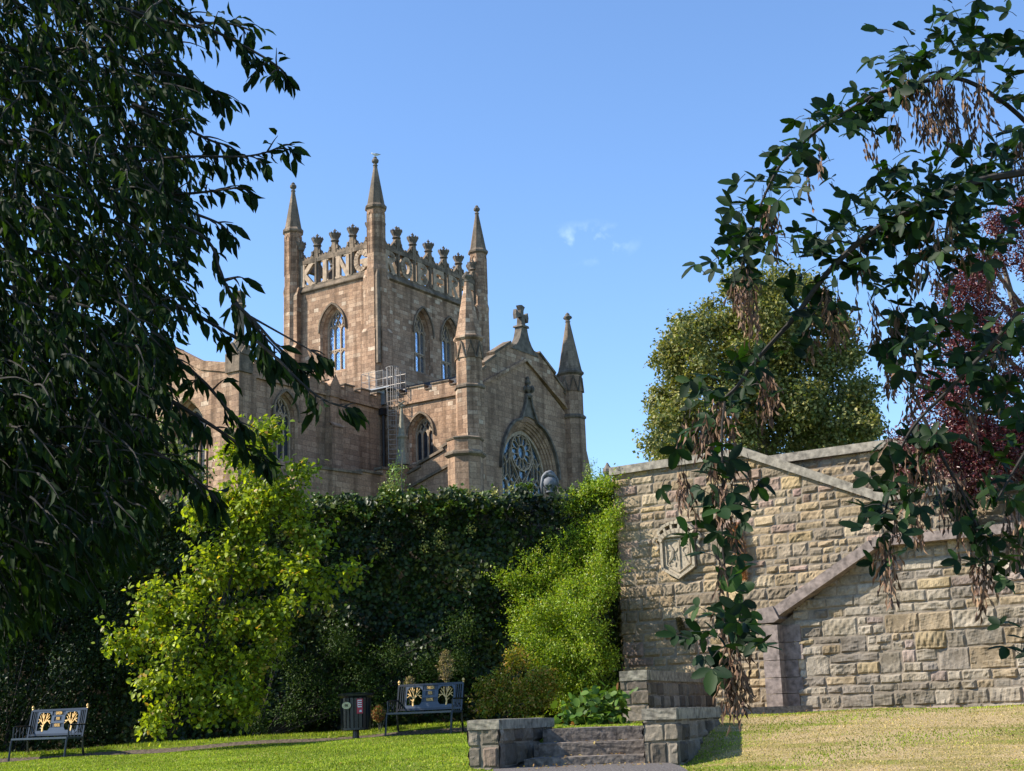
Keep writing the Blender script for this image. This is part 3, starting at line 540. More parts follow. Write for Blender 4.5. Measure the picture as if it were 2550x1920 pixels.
# transept: west wall (lit) and gable with the great window
VG = -8.7
FR_T = Fr(U0, -2.2, 0, -1); LT = -VG - 2.2                # t = -2.2 - v
TW = [(4.95 - 2.2, 0.86, 14.3, 15.95, 17.1)]
wall_face('transept_side_wall', FR_T, [(0, 6), (LT, 6), (LT, 17.85), (0, 17.85)], TW, 'ash', 0.4, 0.24)
for q_ in TW: small_window(church, FR_T, *q_, 0.4, 0.24, None, 'glassd', 'transept_window', .1)
battlement(FR_T, 0, LT, 17.85, 18.42, 18.68, 1.75, 1.2, 0.1, m='ash')
FR_G = Fr(U0 - .55, VG, 1, 0); G0 = U0 - .55; GC = 2.95 - G0; GW = 8.0 - G0     # gable frame, centre, width
GWN = (GC + .08, 2.92, 10.5, 13.85, 17.05)
gab = [(0, 6), (GW, 6), (GW, 17.7), (GC, 20.6), (0, 17.7)]
gm_ = MB(); vec = [[Vector((a, b, 0)) for a, b in lp] for lp in [gab, arch_loop(*GWN)]]; flat = [(v.x, v.y) for lp in vec for v in lp]; tr = []
for t in tessellate_polygon(vec):
    a, b, c = (flat[i] for i in t); tr.append(tuple(t) if (b[0] - a[0]) * (c[1] - a[1]) - (b[1] - a[1]) * (c[0] - a[0]) > 0 else tuple(t)[::-1])
gm_.add([FR_G.p(a, b) for a, b in flat], tr); recess(gm_, FR_G, *GWN, 0.55, 0.72, 5)
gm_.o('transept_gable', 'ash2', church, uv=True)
gp = MB(); sl_ = (20.6 - 17.7) / GC                      # raking string and parapet wall above it
for s in (-1, 1):
    a, b = (0.5, 17.98), (GC, 20.62)
    if s > 0: a, b = (2 * GC - 0.5, 17.98), (GC, 20.62)
    ribbon(gp, FR_G, [a, b], .17, 0, .17)
steps_l = [(0.6, 18.9), (1.55, 19.5), (1.55, 19.72), (2.6, 20.38), (2.6, 20.55), (4.2, 21.45), (GC - .9, 21.8 - .28), (GC, 21.9)]
up = [(0.6, 18.0)] + [(x, z - 0.15) for x, z in steps_l]
poly = [(0.6, 17.9), (GC, 20.55)] + [(GC, 21.7)] + [(x, z - .12) for x, z in steps_l[::-1][1:]]
prism(gp, FR_G, poly, -.4, .02); prism(gp, FR_G, [(2 * GC - x, z) for x, z in poly[::-1]], -.4, .02)
gpo = gp.o('gable_parapet', 'ash', church, uv=True)
gc = MB()
for s in (-1, 1):
    def mx_(p): return p if s < 0 else (2 * GC - p[0], p[1])
    for a, b in (((0.5, 18.74), (1.6, 19.42)), ((1.5, 19.58), (2.65, 20.27)), ((2.55, 20.42), (4.25, 21.38))): ribbon(gc, FR_G, [mx_(a), mx_(b)], .14, -.47, .11)
gc.o('coping', 'trim', gpo, uv=True)
# ogee base and cross on the gable top
cr = MB(); oz = [(1.45, 21.05), (1.1, 21.25), (.75, 21.55), (.5, 21.9), (.34, 22.35), (.3, 22.6)]
prism(cr, FR_G, [(GC - a, z) for a, z in oz] [::1] + [(GC + a, z) for a, z in oz[::-1]], -.42, .06)
prism(cr, FR_G, [(GC - .42, 22.6), (GC + .42, 22.6), (GC + .34, 22.72), (GC - .34, 22.72)], -.5, .14)
prism(cr, FR_G, [(GC - .22, 22.72), (GC + .22, 22.72), (GC + .15, 23.25), (GC - .15, 23.25)], -.34, 0)
crs = [(-.13, 23.15), (.13, 23.15), (.16, 23.28), (.42, 23.22), (.66, 23.08), (.72, 23.38), (.64, 23.68), (.42, 23.52), (.16, 23.5), (.17, 23.72), (.34, 23.98), (0, 24.06), (-.34, 23.98), (-.17, 23.72), (-.16, 23.5), (-.42, 23.52), (-.64, 23.68), (-.72, 23.38), (-.66, 23.08), (-.42, 23.22), (-.16, 23.28)]
prism(cr, FR_G, [(GC + a * .95, z - .05) for a, z in crs], -.28, -.06); cr.o('gable_cross', 'dark', church, uv=True)
# great window tracery
gw = MB(); c = GWN[0]; ih = GWN[1] - .72; iza = GWN[4] - .684; zs = GWN[3]; D0, D1 = -.68, -.5
lp = arch_loop(c, ih, 10.9, zs, iza, 10); ribbon(gw, FR_G, lp + lp[:1], .14, D0, D1 + .03)
cz, rr = 15.18, 1.08
ribbon(gw, FR_G, arc(c, cz, rr, rr, 0, 360, 28), .078, D0, D1 + .02); ribbon(gw, FR_G, arc(c, cz, .36, .42, 0, 360, 16), .062, D0 + .02, D1)
for k in range(12):
    an = 30 * k + 15; a_ = (c + .37 * math.cos(R(an)), cz + .42 * math.sin(R(an))); b_ = (c + .78 * math.cos(R(an)), cz + .78 * math.sin(R(an)))
    ribbon(gw, FR_G, [a_, b_], .043, D0 + .03, D1 - .01)
    for s in (-1, 1): ribbon(gw, FR_G, [b_, (c + .94 * math.cos(R(an + 6 * s)), cz + .94 * math.sin(R(an + 6 * s))), (c + 1.03 * math.cos(R(an + 14 * s)), cz + 1.03 * math.sin(R(an + 14 * s)))], .039, D0 + .035, D1 - .015)
nl = 7; lw_ = 2 * ih / nl
for k in range(1, nl):
    x = c - ih + lw_ * k; ribbon(gw, FR_G, [(x, 10.9), (x, 13.35)], .062, D0 + .01, D1 - .005)
for k in range(nl):
    x = c - ih + lw_ * (k + .5); ribbon(gw, FR_G, arch(x, lw_ / 2, 12.95, 13.42, 4), .047, D0 + .02, D1 - .01)
    if k < nl: 
        for s in (-1, 1):
            dx = x - c; room = math.sqrt(max(0.0, (rr + .05) ** 2 - dx * dx)) if abs(dx) < rr else 0
            top = cz - room if abs(dx) < rr + .1 else min(iza - .3, 14.75)
            ribbon(gw, FR_G, [(x, 13.42), (x + s * lw_ * .5, 13.75), (x + s * lw_ * .5, min(top, 14.35)), (x, min(top + .05, 14.75))], .043, D0 + .025, D1 - .012)
for s in (-1, 1):
    for x0, z1 in ((1.25, 15.3), (1.62, 14.95), (1.95, 14.3)): ribbon(gw, FR_G, [(c + s * x0, 13.6), (c + s * (x0 + .02), z1 - .2), (c + s * (x0 - .14), z1)], .043, D0 + .03, D1 - .013)
    ribbon(gw, FR_G, [(c + s * .25, 13.3), (c + s * .55, 13.85), (c + s * 1.05, 14.5), (c + s * 1.2, 15.1)], .055, D0 + .015, D1)
    ribbon(gw, FR_G, [(c + s * .4, 16.05), (c + s * .1, 16.12)], .047, D0 + .03, D1)
gwo = gw.o('great_window', 'tracery', church, uv=True); g = MB(); prism(g, FR_G, lp, -.66, -.62); g.o('glass', 'glassr', gwo, uv=True)
hd = MB(); ao = arch(c, 3.06, zs, 17.28, 12); og = ao[:9] + [(c + .85, 16.95), (c + .55, 17.45), (c + .3, 18.0), (c + .2, 18.5)]
full = og + [(2 * c - x, z) for x, z in og[::-1]]
ribbon(hd, FR_G, og, .13, 0, .2); ribbon(hd, FR_G, [(2 * c - x, z) for x, z in og], .13, 0, .2)
prism(hd, FR_G, [(c - .8, 17.1), (c, 17.2), (c + .8, 17.1), (c + .5, 17.6), (c + .22, 18.4), (c - .22, 18.4), (c - .5, 17.6)], 0, .08)
fc = FR_G.p(c, 0, .1); hd.lathe((fc.x, fc.y), [(.2, 18.3), (.3, 18.42), (.2, 18.5), (.17, 18.62)], 6)
for k in range(5): an = k * 2 * math.pi / 5; hd.lathe((fc.x + .24 * math.cos(an), fc.y + .24 * math.sin(an)), [(.05, 18.6), (.16, 18.75), (.17, 18.9), (.07, 19.02)], 6)
hd.lathe((fc.x, fc.y), [(.12, 18.6), (.1, 19.1), (.2, 19.22), (.16, 19.35), (.1, 19.4), (.13, 19.5), (.05, 19.6)], 6); hd.o('hood_mould', 'dark', gwo, uv=True)
# gable turrets
for cxx in (U0 - .5, 7.95):
    x, y = cxx, VG - .05; t = MB(); t.lathe((x, y), [(.80, 6), (.80, 17.7), (.73, 18.0), (.73, 20.55)])
    t2 = MB(); t2.lathe((x, y), [(.74, 17.72), (.88, 17.82), (.88, 17.92), (.74, 18.05)]); t3 = []
    for k in range(8):
        an = k * math.pi / 4; n_ = Vector((math.cos(an), math.sin(an), 0)); f2 = Fr(x + n_.x * .674, y + n_.y * .674, -n_.y, n_.x); f2.n = n_
        q3 = MB(); ribbon(q3, f2, [(-.28, 19.45), (0, 20.42), (.28, 19.45)], .06, 0, .10); t3.append(q3); prism(t, f2, [(-.25, 19.5), (.25, 19.5), (0, 20.36)], 0, .05)
    to = t.o('gable_turret', 'ash' if cxx < 0 else 'ash2', church, uv=True); t2.o('string_course', 'trim', to, uv=True)
    for q3 in t3: q3.o('gablet', 'trim', to, uv=True)
    s = MB(); s.lathe((x, y), [(.73, 20.5), (.86, 20.62), (.86, 20.72), (.76, 20.82), (.72, 20.95), (.14, 23.95), (.14, 24.0)]); s.o('spire', 'trim' if cxx > 0 else 'ash', to, uv=True)
    f = MB(); f.lathe((x, y), [(.11, 23.95), (.18, 24.03), (.12, 24.1), (.24, 24.28), (.24, 24.38), (.13, 24.45), (.14, 24.52), (.05, 24.62)])
    for k in range(4): an = k * math.pi / 2 + .3; f.lathe((x + .2 * math.cos(an), y + .2 * math.sin(an)), [(.04, 24.2), (.1, 24.3), (.03, 24.4)], 5)
    f.o('finial', 'dark', to)
# transept roof
r_ = MB(); zr, ze = 20.45, 18.3; r_.add([(U0 + .3, -.0, ze), (2.95, -.0, zr), (8.0, -.0, ze), (U0 + .3, VG + .4, ze), (2.95, VG + .4, zr), (8.0, VG + .4, ze)], [(0, 1, 4, 3), (1, 2, 5, 4), (3, 4, 5), (0, 2, 1)]); r_.o('transept_roof', 'slate', church, uv=True)
# east buttress gablet beyond the right turret
q = MB(); f2 = Fr(8.5, VG - .1, 1, 0); prism(q, f2, [(0, 6), (1.3, 6), (1.3, 15.0), (.95, 16.05), (.3, 15.6), (0, 15.6)], -.9, 0); q.o('side_buttress', 'ash2', church, uv=True)
# low front structures: polygonal block, raking parapet, small pinnacle, stepped aisle wall
q = MB(); bc = (-5.0, -9.9); q.lathe(bc, [(.95, 6), (.95, 13.55), (.95, 14.5)], 8, 0); qo = q.o('stair_block', 'ash2', church, uv=True)
q = MB(); q.lathe(bc, [(.96, 13.5), (1.12, 13.62), (1.12, 13.72), (.96, 13.85)], 8, 0); q.o('string_course', 'trim', qo, uv=True); q = MB(); q.lathe(bc, [(1.0, 14.42), (1.05, 14.5), (.8, 14.6)], 8, 0); q.o('coping', 'trim', qo, uv=True)
FR_A = Fr(-3.9, -4.4, 0, -1)                             # t = -4.4 - v, raking wall in front of the transept side wall
rk = [(0.6, 13.9), (4.9, 15.2)]
q = MB(); prism(q, FR_A, [(-.3, 6), (4.9, 6), (4.9, 14.55), (4.1, 14.85), (3.2, 14.5), (3.2, 14.3), (1.6, 13.75), (1.6, 13.6), (.6, 13.3), (-.3, 13.3)], -.45, 0)
qo = q.o('raking_parapet', 'ash2', church, uv=True)
q = MB(); 
for a, b in (((-.4, 13.32), (.7, 13.32)), ((.6, 13.38), (1.7, 13.72)), ((1.5, 13.85), (3.3, 14.46)), ((3.1, 14.55), (4.1, 14.98)), ((4.0, 15.0), (4.9, 14.62))): ribbon(q, FR_A, [a, b], .14, -.55, .1)
ribbon(q, FR_A, [(.4, 12.45), (2.2, 13.05), (4.2, 13.7), (5.0, 13.75)], .14, 0, .14)
prism(q, FR_A, [(.35, 11), (.75, 11), (.75, 13.5), (.35, 13.5)], 0, .18)
q.o('coping', 'trim', qo, uv=True)
q = MB(); pc = (-4.1, -5.0); q.lathe(pc, [(.42, 13.9), (.42, 14.1), (.25, 14.7), (.23, 15.35), (.31, 15.45), (.31, 15.52), (.23, 15.6), (.07, 17.1), (.14, 17.2), (.08, 17.3)], 8)
for a in (-.18, .18): q.tube([(pc[0] - a, pc[1] + a * .6, 17.25), (pc[0] + a * .3, pc[1] - a, 17.5)], .045, 5)
q.o('small_pinnacle', simple('lichened_stone', (.22, .20, .145), .9, 0, .3, 8, .3), church, uv=True)
FR_S = Fr(-13, -5.2, 1, 0)
q = MB(); prism(q, FR_S, [(0, 6), (9.4, 6), (9.4, 13.75), (8.3, 13.75), (8.3, 13.4), (6.9, 13.4), (6.9, 13.05), (5.2, 13.05), (5.2, 12.9), (0, 12.7)], -.4, 0); qo = q.o('aisle_parapet', 'ash2', church, uv=True)
q = MB()
for a, b in (((8.2, 13.8), (9.4, 13.8)), ((6.8, 13.45), (8.25, 13.45)), ((5.1, 13.1), (6.85, 13.1)), ((0, 12.75), (5.1, 12.95))): ribbon(q, FR_S, [a, b], .13, -.5, .1)
q.o('coping', 'trim', qo, uv=True)
# drainpipe, caged ladder, platform railing
q = MB(); q.tube([(U0 - .22, -2.42, 8), (U0 - .22, -2.42, 17.4)], .085, 8); q.box((U0 - .42, -2.6, 17.35), (U0 - .02, -2.24, 17.75))
for z in (10, 12.5, 15): q.lathe((U0 - .22, -2.42), [(.11, z), (.11, z + .12)], 8)
q.o('drainpipe', 'pipe', church)
lad = MB(); lx, ly = -2.75, -2.75; ux = Vector((.75, -.66, 0)); uy = Vector((-.66, -.75, 0))
lc = Vector((lx + .25, ly - .3, 0))
for s in (-.24, .24): lad.tube([lc + ux * s + Vector((0, 0, 12)), lc + ux * s + Vector((0, 0, 20.0))], .02, 5)
z = 12.2
while z < 18.9: lad.tube([lc - ux * .24 + Vector((0, 0, z)), lc + ux * .24 + Vector((0, 0, z))], .016, 4); z += .28
hoop = [lc + ux * (.36 * math.cos(R(a))) + uy * (.05 + .62 * math.sin(R(a))) for a in range(0, 181, 20)]
for z in (16.45, 17.25, 17.95, 18.75, 19.4, 20.0): lad.tube([p + Vector((0, 0, z)) for p in hoop], .017, 4)
for i in (1, 3, 4, 5, 6, 8): lad.tube([hoop[i] + Vector((0, 0, 16.45)), hoop[i] + Vector((0, 0, 20.0))], .012, 4)
lad.o('caged_ladder', 'metal', church)
rl = MB()
def rail(p0, p1, z0=19.0, z1=20.0, n=3):
    p0, p1 = Vector(p0), Vector(p1)
    for zz in (z0 + .08, (z0 + z1) / 2, z1): rl.tube([p0 + Vector((0, 0, zz)), p1 + Vector((0, 0, zz))], .019, 5)
    for k in range(n + 1): q_ = p0.lerp(p1, k / n); rl.tube([q_ + Vector((0, 0, z0 - .1)), q_ + Vector((0, 0, z1))], .019, 5)
rail((-2.6, -.9, 0), (-2.6, -2.5, 0)); rail((-2.0, -2.9, 0), (-1.0, -2.9, 0), 19.0, 20.05, 2); rail((-2.6, -.9, 0), (-1.2, -.9, 0), n=2); rail((-1.0, -2.9, 0), (-1.0, -1.2, 0), n=2)
rl.o('guard_rail', 'metal', church)
pl = MB(); pl.box((-2.85, -3.1, 18.86), (-.7, -.7, 18.94)); pl.box((-2.5, -2.5, 18.0), (-.9, -.9, 18.86)); pl.o('platform', 'lead', church)

# seagull on the tallest pinnacle
gull = empty('seagull', (CX, CY, 34.74), 'white and grey seagull standing on the tip of the tallest front tower spire', 'bird', R(20))
gb = MB(); gb.tube([(-.24, 0, .17), (-.2, 0, .175), (-.16, 0, .17), (-.10, 0, .13), (0, 0, .115), (.12, 0, .12), (.2, 0, .13), (.33, 0, .14)], [.018, .05, .052, .05, .085, .08, .045, .012], 8); gb.o('body', 'gullw', gull, smooth=True)
for s in (-1, 1):
    gb = MB(); gb.tube([(-.08, s * .06, .15), (.05, s * .075, .15), (.2, s * .04, .155), (.36, s * .01, .165)], [.03, .045, .03, .008], 6)
    gb.o('wing', 'gullg', gull, smooth=True)
gb = MB(); gb.tube([(-.24, 0, .175), (-.31, 0, .16)], [.016, .005], 5)
gb.o('bill', 'yel', gull)
for s in (-1, 1):
    gb = MB(); gb.tube([(0, s * .03, .05), (0, s * .03, -.02)], .007, 4); gb.o('leg', 'yel', gull)

# ================================================================== RETAINING WALLS
STONE = [((.40, .30, .19), 7), ((.36, .28, .185), 6), ((.29, .235, .17), 4), ((.36, .26, .205), 2.5), ((.43, .32, .18), 3), ((.33, .265, .19), 5), ((.33, .225, .19), 1.2), ((.42, .335, .225), 3), ((.40, .305, .19), 4)]
STONE_G = [((.36, .31, .24), 6), ((.31, .27, .215), 5), ((.41, .355, .28), 3), ((.38, .30, .20), 3.5), ((.34, .20, .16), .6), ((.26, .225, .185), 4), ((.42, .33, .20), 2), ((.34, .27, .23), 2)]
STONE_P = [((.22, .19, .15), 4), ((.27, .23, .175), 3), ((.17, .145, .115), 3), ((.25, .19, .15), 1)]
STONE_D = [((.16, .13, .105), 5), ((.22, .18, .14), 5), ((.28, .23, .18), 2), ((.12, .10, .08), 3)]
def inside(poly, x, y):
    c = False; j = len(poly) - 1
    for i in range(len(poly)):
        xi, yi = poly[i]; xj, yj = poly[j]
        if ((yi > y) != (yj > y)) and (x < (xj - xi) * (y - yi) / (yj - yi) + xi): c = not c
        j = i
    return c
_np_sin = [(rng.normal(0, 1, 2) * f, rng.uniform(0, 6.28), a) for f, a in ((7, .5), (9, .5), (13, .4), (18, .35), (24, .3), (31, .25), (40, .2), (52, .12))]
def nz(x, y, sx=0, sy=0): return sum(a * math.sin(k[0] * (x + sx) + k[1] * (y + sy) + ph) for k, ph, a in _np_sin)
def rubble(name, fr, poly, parent, palette, rh=(.14, .36), sw=(.26, .68), cell=.04, amp=.030, base=.03, holes=(), seed=1, gap=.005):
    r = np.random.default_rng(seed); mb = MB(); xs = [p[0] for p in poly]; zs = [p[1] for p in poly]; x0, x1, z0, z1 = min(xs), max(xs), min(zs), max(zs)
    cols = [c for c, _ in palette]; wt = np.array([w_ for _, w_ in palette], float); wt /= wt.sum()
    rects = []; z = z0
    while z < z1:
        h = r.uniform(*rh); x = x0 - r.uniform(0, .4)
        while x < x1:
            wd = r.uniform(*sw) * (0.75 + h)
            k = r.random()
            if h > .27 and k < .55:
                a = h * r.uniform(.38, .62); w1 = wd * r.uniform(.8, 1.3)
                rects.append((x, z, x + w1 * .55, z + a)); rects.append((x + w1 * .55, z, x + w1, z + a))
                if r.random() < .5: rects.append((x, z + a, x + w1 * .38, z + h)); rects.append((x + w1 * .38, z + a, x + w1, z + h))
                else: rects.append((x, z + a, x + w1, z + h))
                x += w1
            else: rects.append((x, z, x + wd, z + h)); x += wd
        z += h
    for (a, b, c, d) in rects:
        if c < x0 or a > x1 or b > z1: continue
        cl = cols[r.choice(len(cols), p=wt)]; g = r.uniform(.78, 1.22); cl = tuple(v * g for v in cl); sx, sy = r.uniform(0, 50, 2); tilt = r.normal(0, .05, 2); pro = r.uniform(0.2, 1.0); rough = r.uniform(.5, 1.4)
        an_ = r.uniform(0, 3.14); ca, sa = math.cos(an_), math.sin(an_); j = r.normal(0, .007, 4); a += j[0] + gap; b += j[1] + gap; c += j[2] - gap; d += j[3] - gap
        if c - a < .03 or d - b < .03: continue
        nx, ny = max(3, int((c - a) / cell)), max(3, int((d - b) / cell)); vs = []; ok = np.ones((nx + 1, ny + 1), bool)
        ew = min(.015, (d - b) * .10)
        for jy in range(ny + 1):
            for ix in range(nx + 1):
                u, v = ix / nx, jy / ny; x, zz = a + (c - a) * u, b + (d - b) * v
                xr, zr_ = x * ca - zz * sa, x * sa + zz * ca; e = min(u * (c - a), (1 - u) * (c - a), v * (d - b), (1 - v) * (d - b)); e = min(1, e / ew); edge = (ix in (0, nx)) or (jy in (0, ny))
                hh = -.008 if edge else max(.003, base * (.15 + pro) + amp * rough * (nz(xr, zr_, sx, sy) * .62 + tilt[0] * (u - .5) * 6 + tilt[1] * (v - .5) * 6) * (.35 + .65 * e))
                wob = .006 * nz(x * .5, zz * .5, sx, 3)
                vs.append(fr.p(x + (wob if not edge else 0), zz + (wob if not edge else wob * .6), hh)); 
        fs = []
        for jy in range(ny):
            for ix in range(nx):
                xm, zm = a + (c - a) * (ix + .5) / nx, b + (d - b) * (jy + .5) / ny
                if inside(poly, xm, zm) and not any(inside(h_, xm, zm) for h_ in holes):
                    k = jy * (nx + 1) + ix; fs.append((k, k + 1, k + nx + 2, k + nx + 1))
        if fs: mb.add(vs, fs, cl)
    return mb.o(name, 'rub', parent)
def rake(pts, t): return 0
DX, DY = math.cos(R(-33)), math.sin(R(-33)); NA = (.545, .839)
OA = (2.15, 30.0)
FA = Fr(OA[0], OA[1], DX, DY)
FS = Fr(OA[0] - 1.2 * NA[0], OA[1] - 1.2 * NA[1], DX, DY); FB = Fr(OA[0] + 1.1 * NA[0], OA[1] + 1.1 * NA[1], DX, DY)
# crest wall
cw = empty('crest_wall', (OA[0], OA[1], 0), 'tall buff rubble stone wall with carved crest and coping that slopes down to the right', 'stone wall')
cw_o = Vector((OA[0], OA[1], 0))
def shift(fr, o): f = Fr(fr.o.x - o.x, fr.o.y - o.y, fr.s.x, fr.s.y); return f
fa = shift(FA, cw_o)
pa = [(0, -.3), (7.2, -.3), (7.2, 3.85), (5.75, 3.85), (3.07, 5.1), (0, 5.08)]
bk = MB(); prism(bk, fa, pa, -.55, -.005); bk.o('mortar_core', 'mortar', cw)
CR_C = (1.42, 3.2)
rubble('stone_face', fa, pa, cw, STONE, seed=3, amp=.030, holes=[[(1.02, 2.95), (1.42, 2.7), (1.86, 2.95), (1.86, 3.9), (1.0, 3.9)]])
cp = MB(); prism(cp, fa, [(-.08, 5.08), (3.07, 5.1), (3.1, 5.27), (-.08, 5.25)], -.65, .10); ribbon(cp, fa, [(3.06, 5.18), (5.85, 3.92)], .17, -.65, .12); prism(cp, fa, [(5.8, 3.85), (7.25, 3.85), (7.25, 4.02), (5.8, 4.02)], -.65, .10)
cp.o('coping', 'cope', cw)
rt = MB(); rt.add([], []); rf_ = Fr(fa.o.x, fa.o.y + 1.2, 0, -1); rubble('return_face', Fr(fa.o.x - .0, fa.o.y + 1.05, 0, -1), [(0, -.3), (1.05, -.3), (1.05, 5.08), (0, 5.08)], cw, STONE, seed=5)
bk = MB(); bk.box((.0 + .01, .02, -.3), (.5, 1.0, 5.07)); bk.o('return_core', 'mortar', cw)
# coat of arms
def coat():
    m = MB(); f = fa; c, z0, z1 = 1.44, 2.93, 3.62; h = .36
    sh = [(c - h, z1), (c - h, z0 + .04), (c - .3, z0 + .0), (c, z0 - .17), (c + .3, z0), (c + h, z0 + .04), (c + h, z1)]
    prism(m, f, sh[::-1][::-1] if False else [sh[0], sh[1], sh[2], sh[3], sh[4], sh[5], sh[6]], 0, .06)
    ribbon(m, f, sh + [sh[0]], .055, .05, .13); ribbon(m, f, [(c - h - .01, z1 + .02), (c + h + .01, z1 + .02)], .06, .05, .15)
    i = .09; ins = [(c - h + i, z1 - .07), (c - h + i, z0 + .1), (c, z0 - .06), (c + h - i, z0 + .1), (c + h - i, z1 - .07)]; ribbon(m, f, ins + [ins[0]], .02, .05, .095)
    ribbon(m, f, [(c + .03, z1 - .08), (c + .03, z0 + .0)], .018, .05, .09)
    # rampant beast on the left half
    b = f.p
    def tb(pts, r): m.tube([b(x, z, .065) for x, z in pts], r, 6)
    tb([(c - .22, z1 - .16), (c - .18, z1 - .2), (c - .12, z1 - .3), (c - .14, z1 - .42), (c - .2, z1 - .5)], [.02, .04, .045, .05, .035]); tb([(c - .13, z1 - .27), (c - .22, z1 - .28), (c - .25, z1 - .24)], .015); tb([(c - .14, z1 - .34), (c - .04, z1 - .3), (c - .02, z1 - .24)], .014)
    tb([(c - .18, z1 - .48), (c - .24, z1 - .56), (c - .2, z1 - .6)], .018); tb([(c - .15, z1 - .48), (c - .07, z1 - .55), (c - .08, z1 - .62)], .018); tb([(c - .12, z1 - .42), (c - .04, z1 - .42), (c - .03, z1 - .5), (c - .06, z1 - .36)], .012)
    # looped knot and monogram on the right half
    kc = c + .17; tb(arc(kc, z1 - .31, .065, .075, -60, 240, 12), .018); tb([(kc - .03, z1 - .37), (kc + .01, z1 - .5), (kc + .06, z1 - .57), (kc + .09, z1 - .5), (kc + .05, z1 - .38)], .018)
    letter(m, f, 'M', c + .115, z1 - .185, .10, .10, .05, .10, .016); letter(m, f, 'R', c + .225, z1 - .185, .10, .07, .05, .10, .016)
    # crown: arched band, four openings between uprights, side scrolls
    band = [(c + (h + .02) * math.sin(R(a)) , z1 - .14 + .40 * math.cos(R(a)) * .62 + .0) for a in range(-75, 76, 15)]
    ribbon(m, f, band, .09, 0, .17)
    top = [(c + (h + .10) * math.sin(R(a)), z1 - .12 + .36 * math.cos(R(a)) + .04) for a in range(-62, 63, 12)]; ribbon(m, f, top, .06, .02, .17)
    for a in (-60, -36, -12, 12, 36, 60): ribbon(m, f, [(c + (h + .02) * math.sin(R(a)), z1 - .12 + .25 * math.cos(R(a))), (c + (h + .11) * math.sin(R(a)), z1 - .1 + .38 * math.cos(R(a)))], .05, .02, .165)
    for s in (-1, 1):
        m.tube([b(c + s * (h + .06), z1 - .02, .06), b(c + s * (h + .14), z1 + .0, .09), b(c + s * (h + .18), z1 - .08, .09), b(c + s * (h + .12), z1 - .13, .07), b(c + s * (h + .08), z1 - .2, .06), b(c + s * (h + .15), z1 - .28, .07)], [.03, .04, .035, .03, .035, .02], 7)
    m.o('coat_of_arms', simple('carved_crest_stone', (.33, .275, .20), .93, 0, .3, 18, .5), cw)
coat()
# upper wall behind the flight
bw = empty('upper_wall', (FB.o.x, FB.o.y, 0), 'upper rubble wall behind the sloping coping, level dark coping along its top', 'stone wall'); fb = shift(FB, FB.o)
pb = [(2.4, 2.5), (12, 2.5), (12, 5.05), (2.4, 5.05)]; bk = MB(); prism(bk, fb, pb, -.5, -.005); bk.o('mortar_core', 'mortar', bw); rubble('stone_face', fb, pb, bw, STONE, seed=9, cell=.05)
cp = MB(); prism(cp, fb, [(3.1, 5.05), (12, 5.05), (12, 5.23), (3.1, 5.23)], -.6, .14); cp.o('coping', 'cope', bw)
# stair wall
sw = empty('stair_wall', (FS.o.x, FS.o.y, 0), 'grey-buff rubble stair wall with diagonal coping rising right from a dressed end pier', 'stone wall'); fs = shift(FS, FS.o)
ps = [(4.32, -.35), (12, -.35), (12, 2.86), (6.1, 2.84), (5.85, 2.72), (4.32, 1.82)]; bk = MB(); prism(bk, fs, [(3.86, -.35), (12, -.35), (12, 2.85), (6.1, 2.83), (5.85, 2.7), (3.86, 1.5)], -.4, -.005); bk.o('mortar_core', 'mortar', sw)
rubble('stone_face', fs, ps, sw, STONE_G, rh=(.15, .40), sw=(.28, .75), seed=12, cell=.03, amp=.036)
q = MB(); r5 = np.random.default_rng(4); z = -.35
while z < 1.55:
    h = r5.uniform(.22, .34); e = min(z + h, 1.62); prism(q, fs, [(3.78, z + .006), (4.10, z + .006), (4.10, e - .006), (3.78, e - .006)], -.4, .30)
    wq = 4.10 + r5.uniform(.2, .5); prism(q, fs, [(4.10, z + .006), (wq, z + .006), (wq, e - .006), (4.10, e - .006)], -.3, .045); z += h
q.o('end_pier', 'cope2', sw)
cp = MB(); prism(cp, fs, [(3.74, 1.62), (4.06, 1.62), (4.16, 1.68), (4.05, 1.92), (3.74, 1.88)], -.45, .34); ribbon(cp, fs, [(4.02, 1.78), (6.0, 2.86)], .19, -.45, .30); prism(cp, fs, [(6.05, 2.84), (12, 2.86), (12, 3.03), (6.05, 3.01)], -.45, .30); cp.o('coping', 'cope2', sw)
# flight of stairs behind it (walled in)
q = MB()
for k in range(14): t = 4.2 + k * .28; prism(q, shift(FS, FS.o), [(t, -.3), (t + .29, -.3), (t + .29, .02 + .19 * k), (t, .02 + .19 * k)], -1.12, -.45)
o = q.o('stone_stairs', 'step', None); o.location = FS.o; tag(o, 'walled flight of stone stairs rising right behind the diagonal coping', 'stairs')
# ivy wall (garden retaining wall)
gw_ = empty('garden_wall', (-6, 31.1, 0), 'long high retaining wall buried under ivy below the church', 'stone wall'); f = Fr(-16, .25, 1, 0)
bk = MB(); prism(bk, f, [(-10, -.6), (24.1, -.6), (24.1, 4.78), (-10, 4.78)], -.6, 0); o = bk.o('wall_face', 'mortar', gw_)
rubble('stone_face', Fr(4.2, .25, 1, 0), [(1.6, -.3), (3.9, -.3), (3.9, 4.78), (1.6, 4.78)], gw_, STONE_D, seed=21, cell=.08)
cp = MB(); prism(cp, f, [(-10, 4.78), (24.1, 4.78), (24.1, 4.93), (-10, 4.93)], -.7, .1); cp.o('coping', 'cope', gw_)

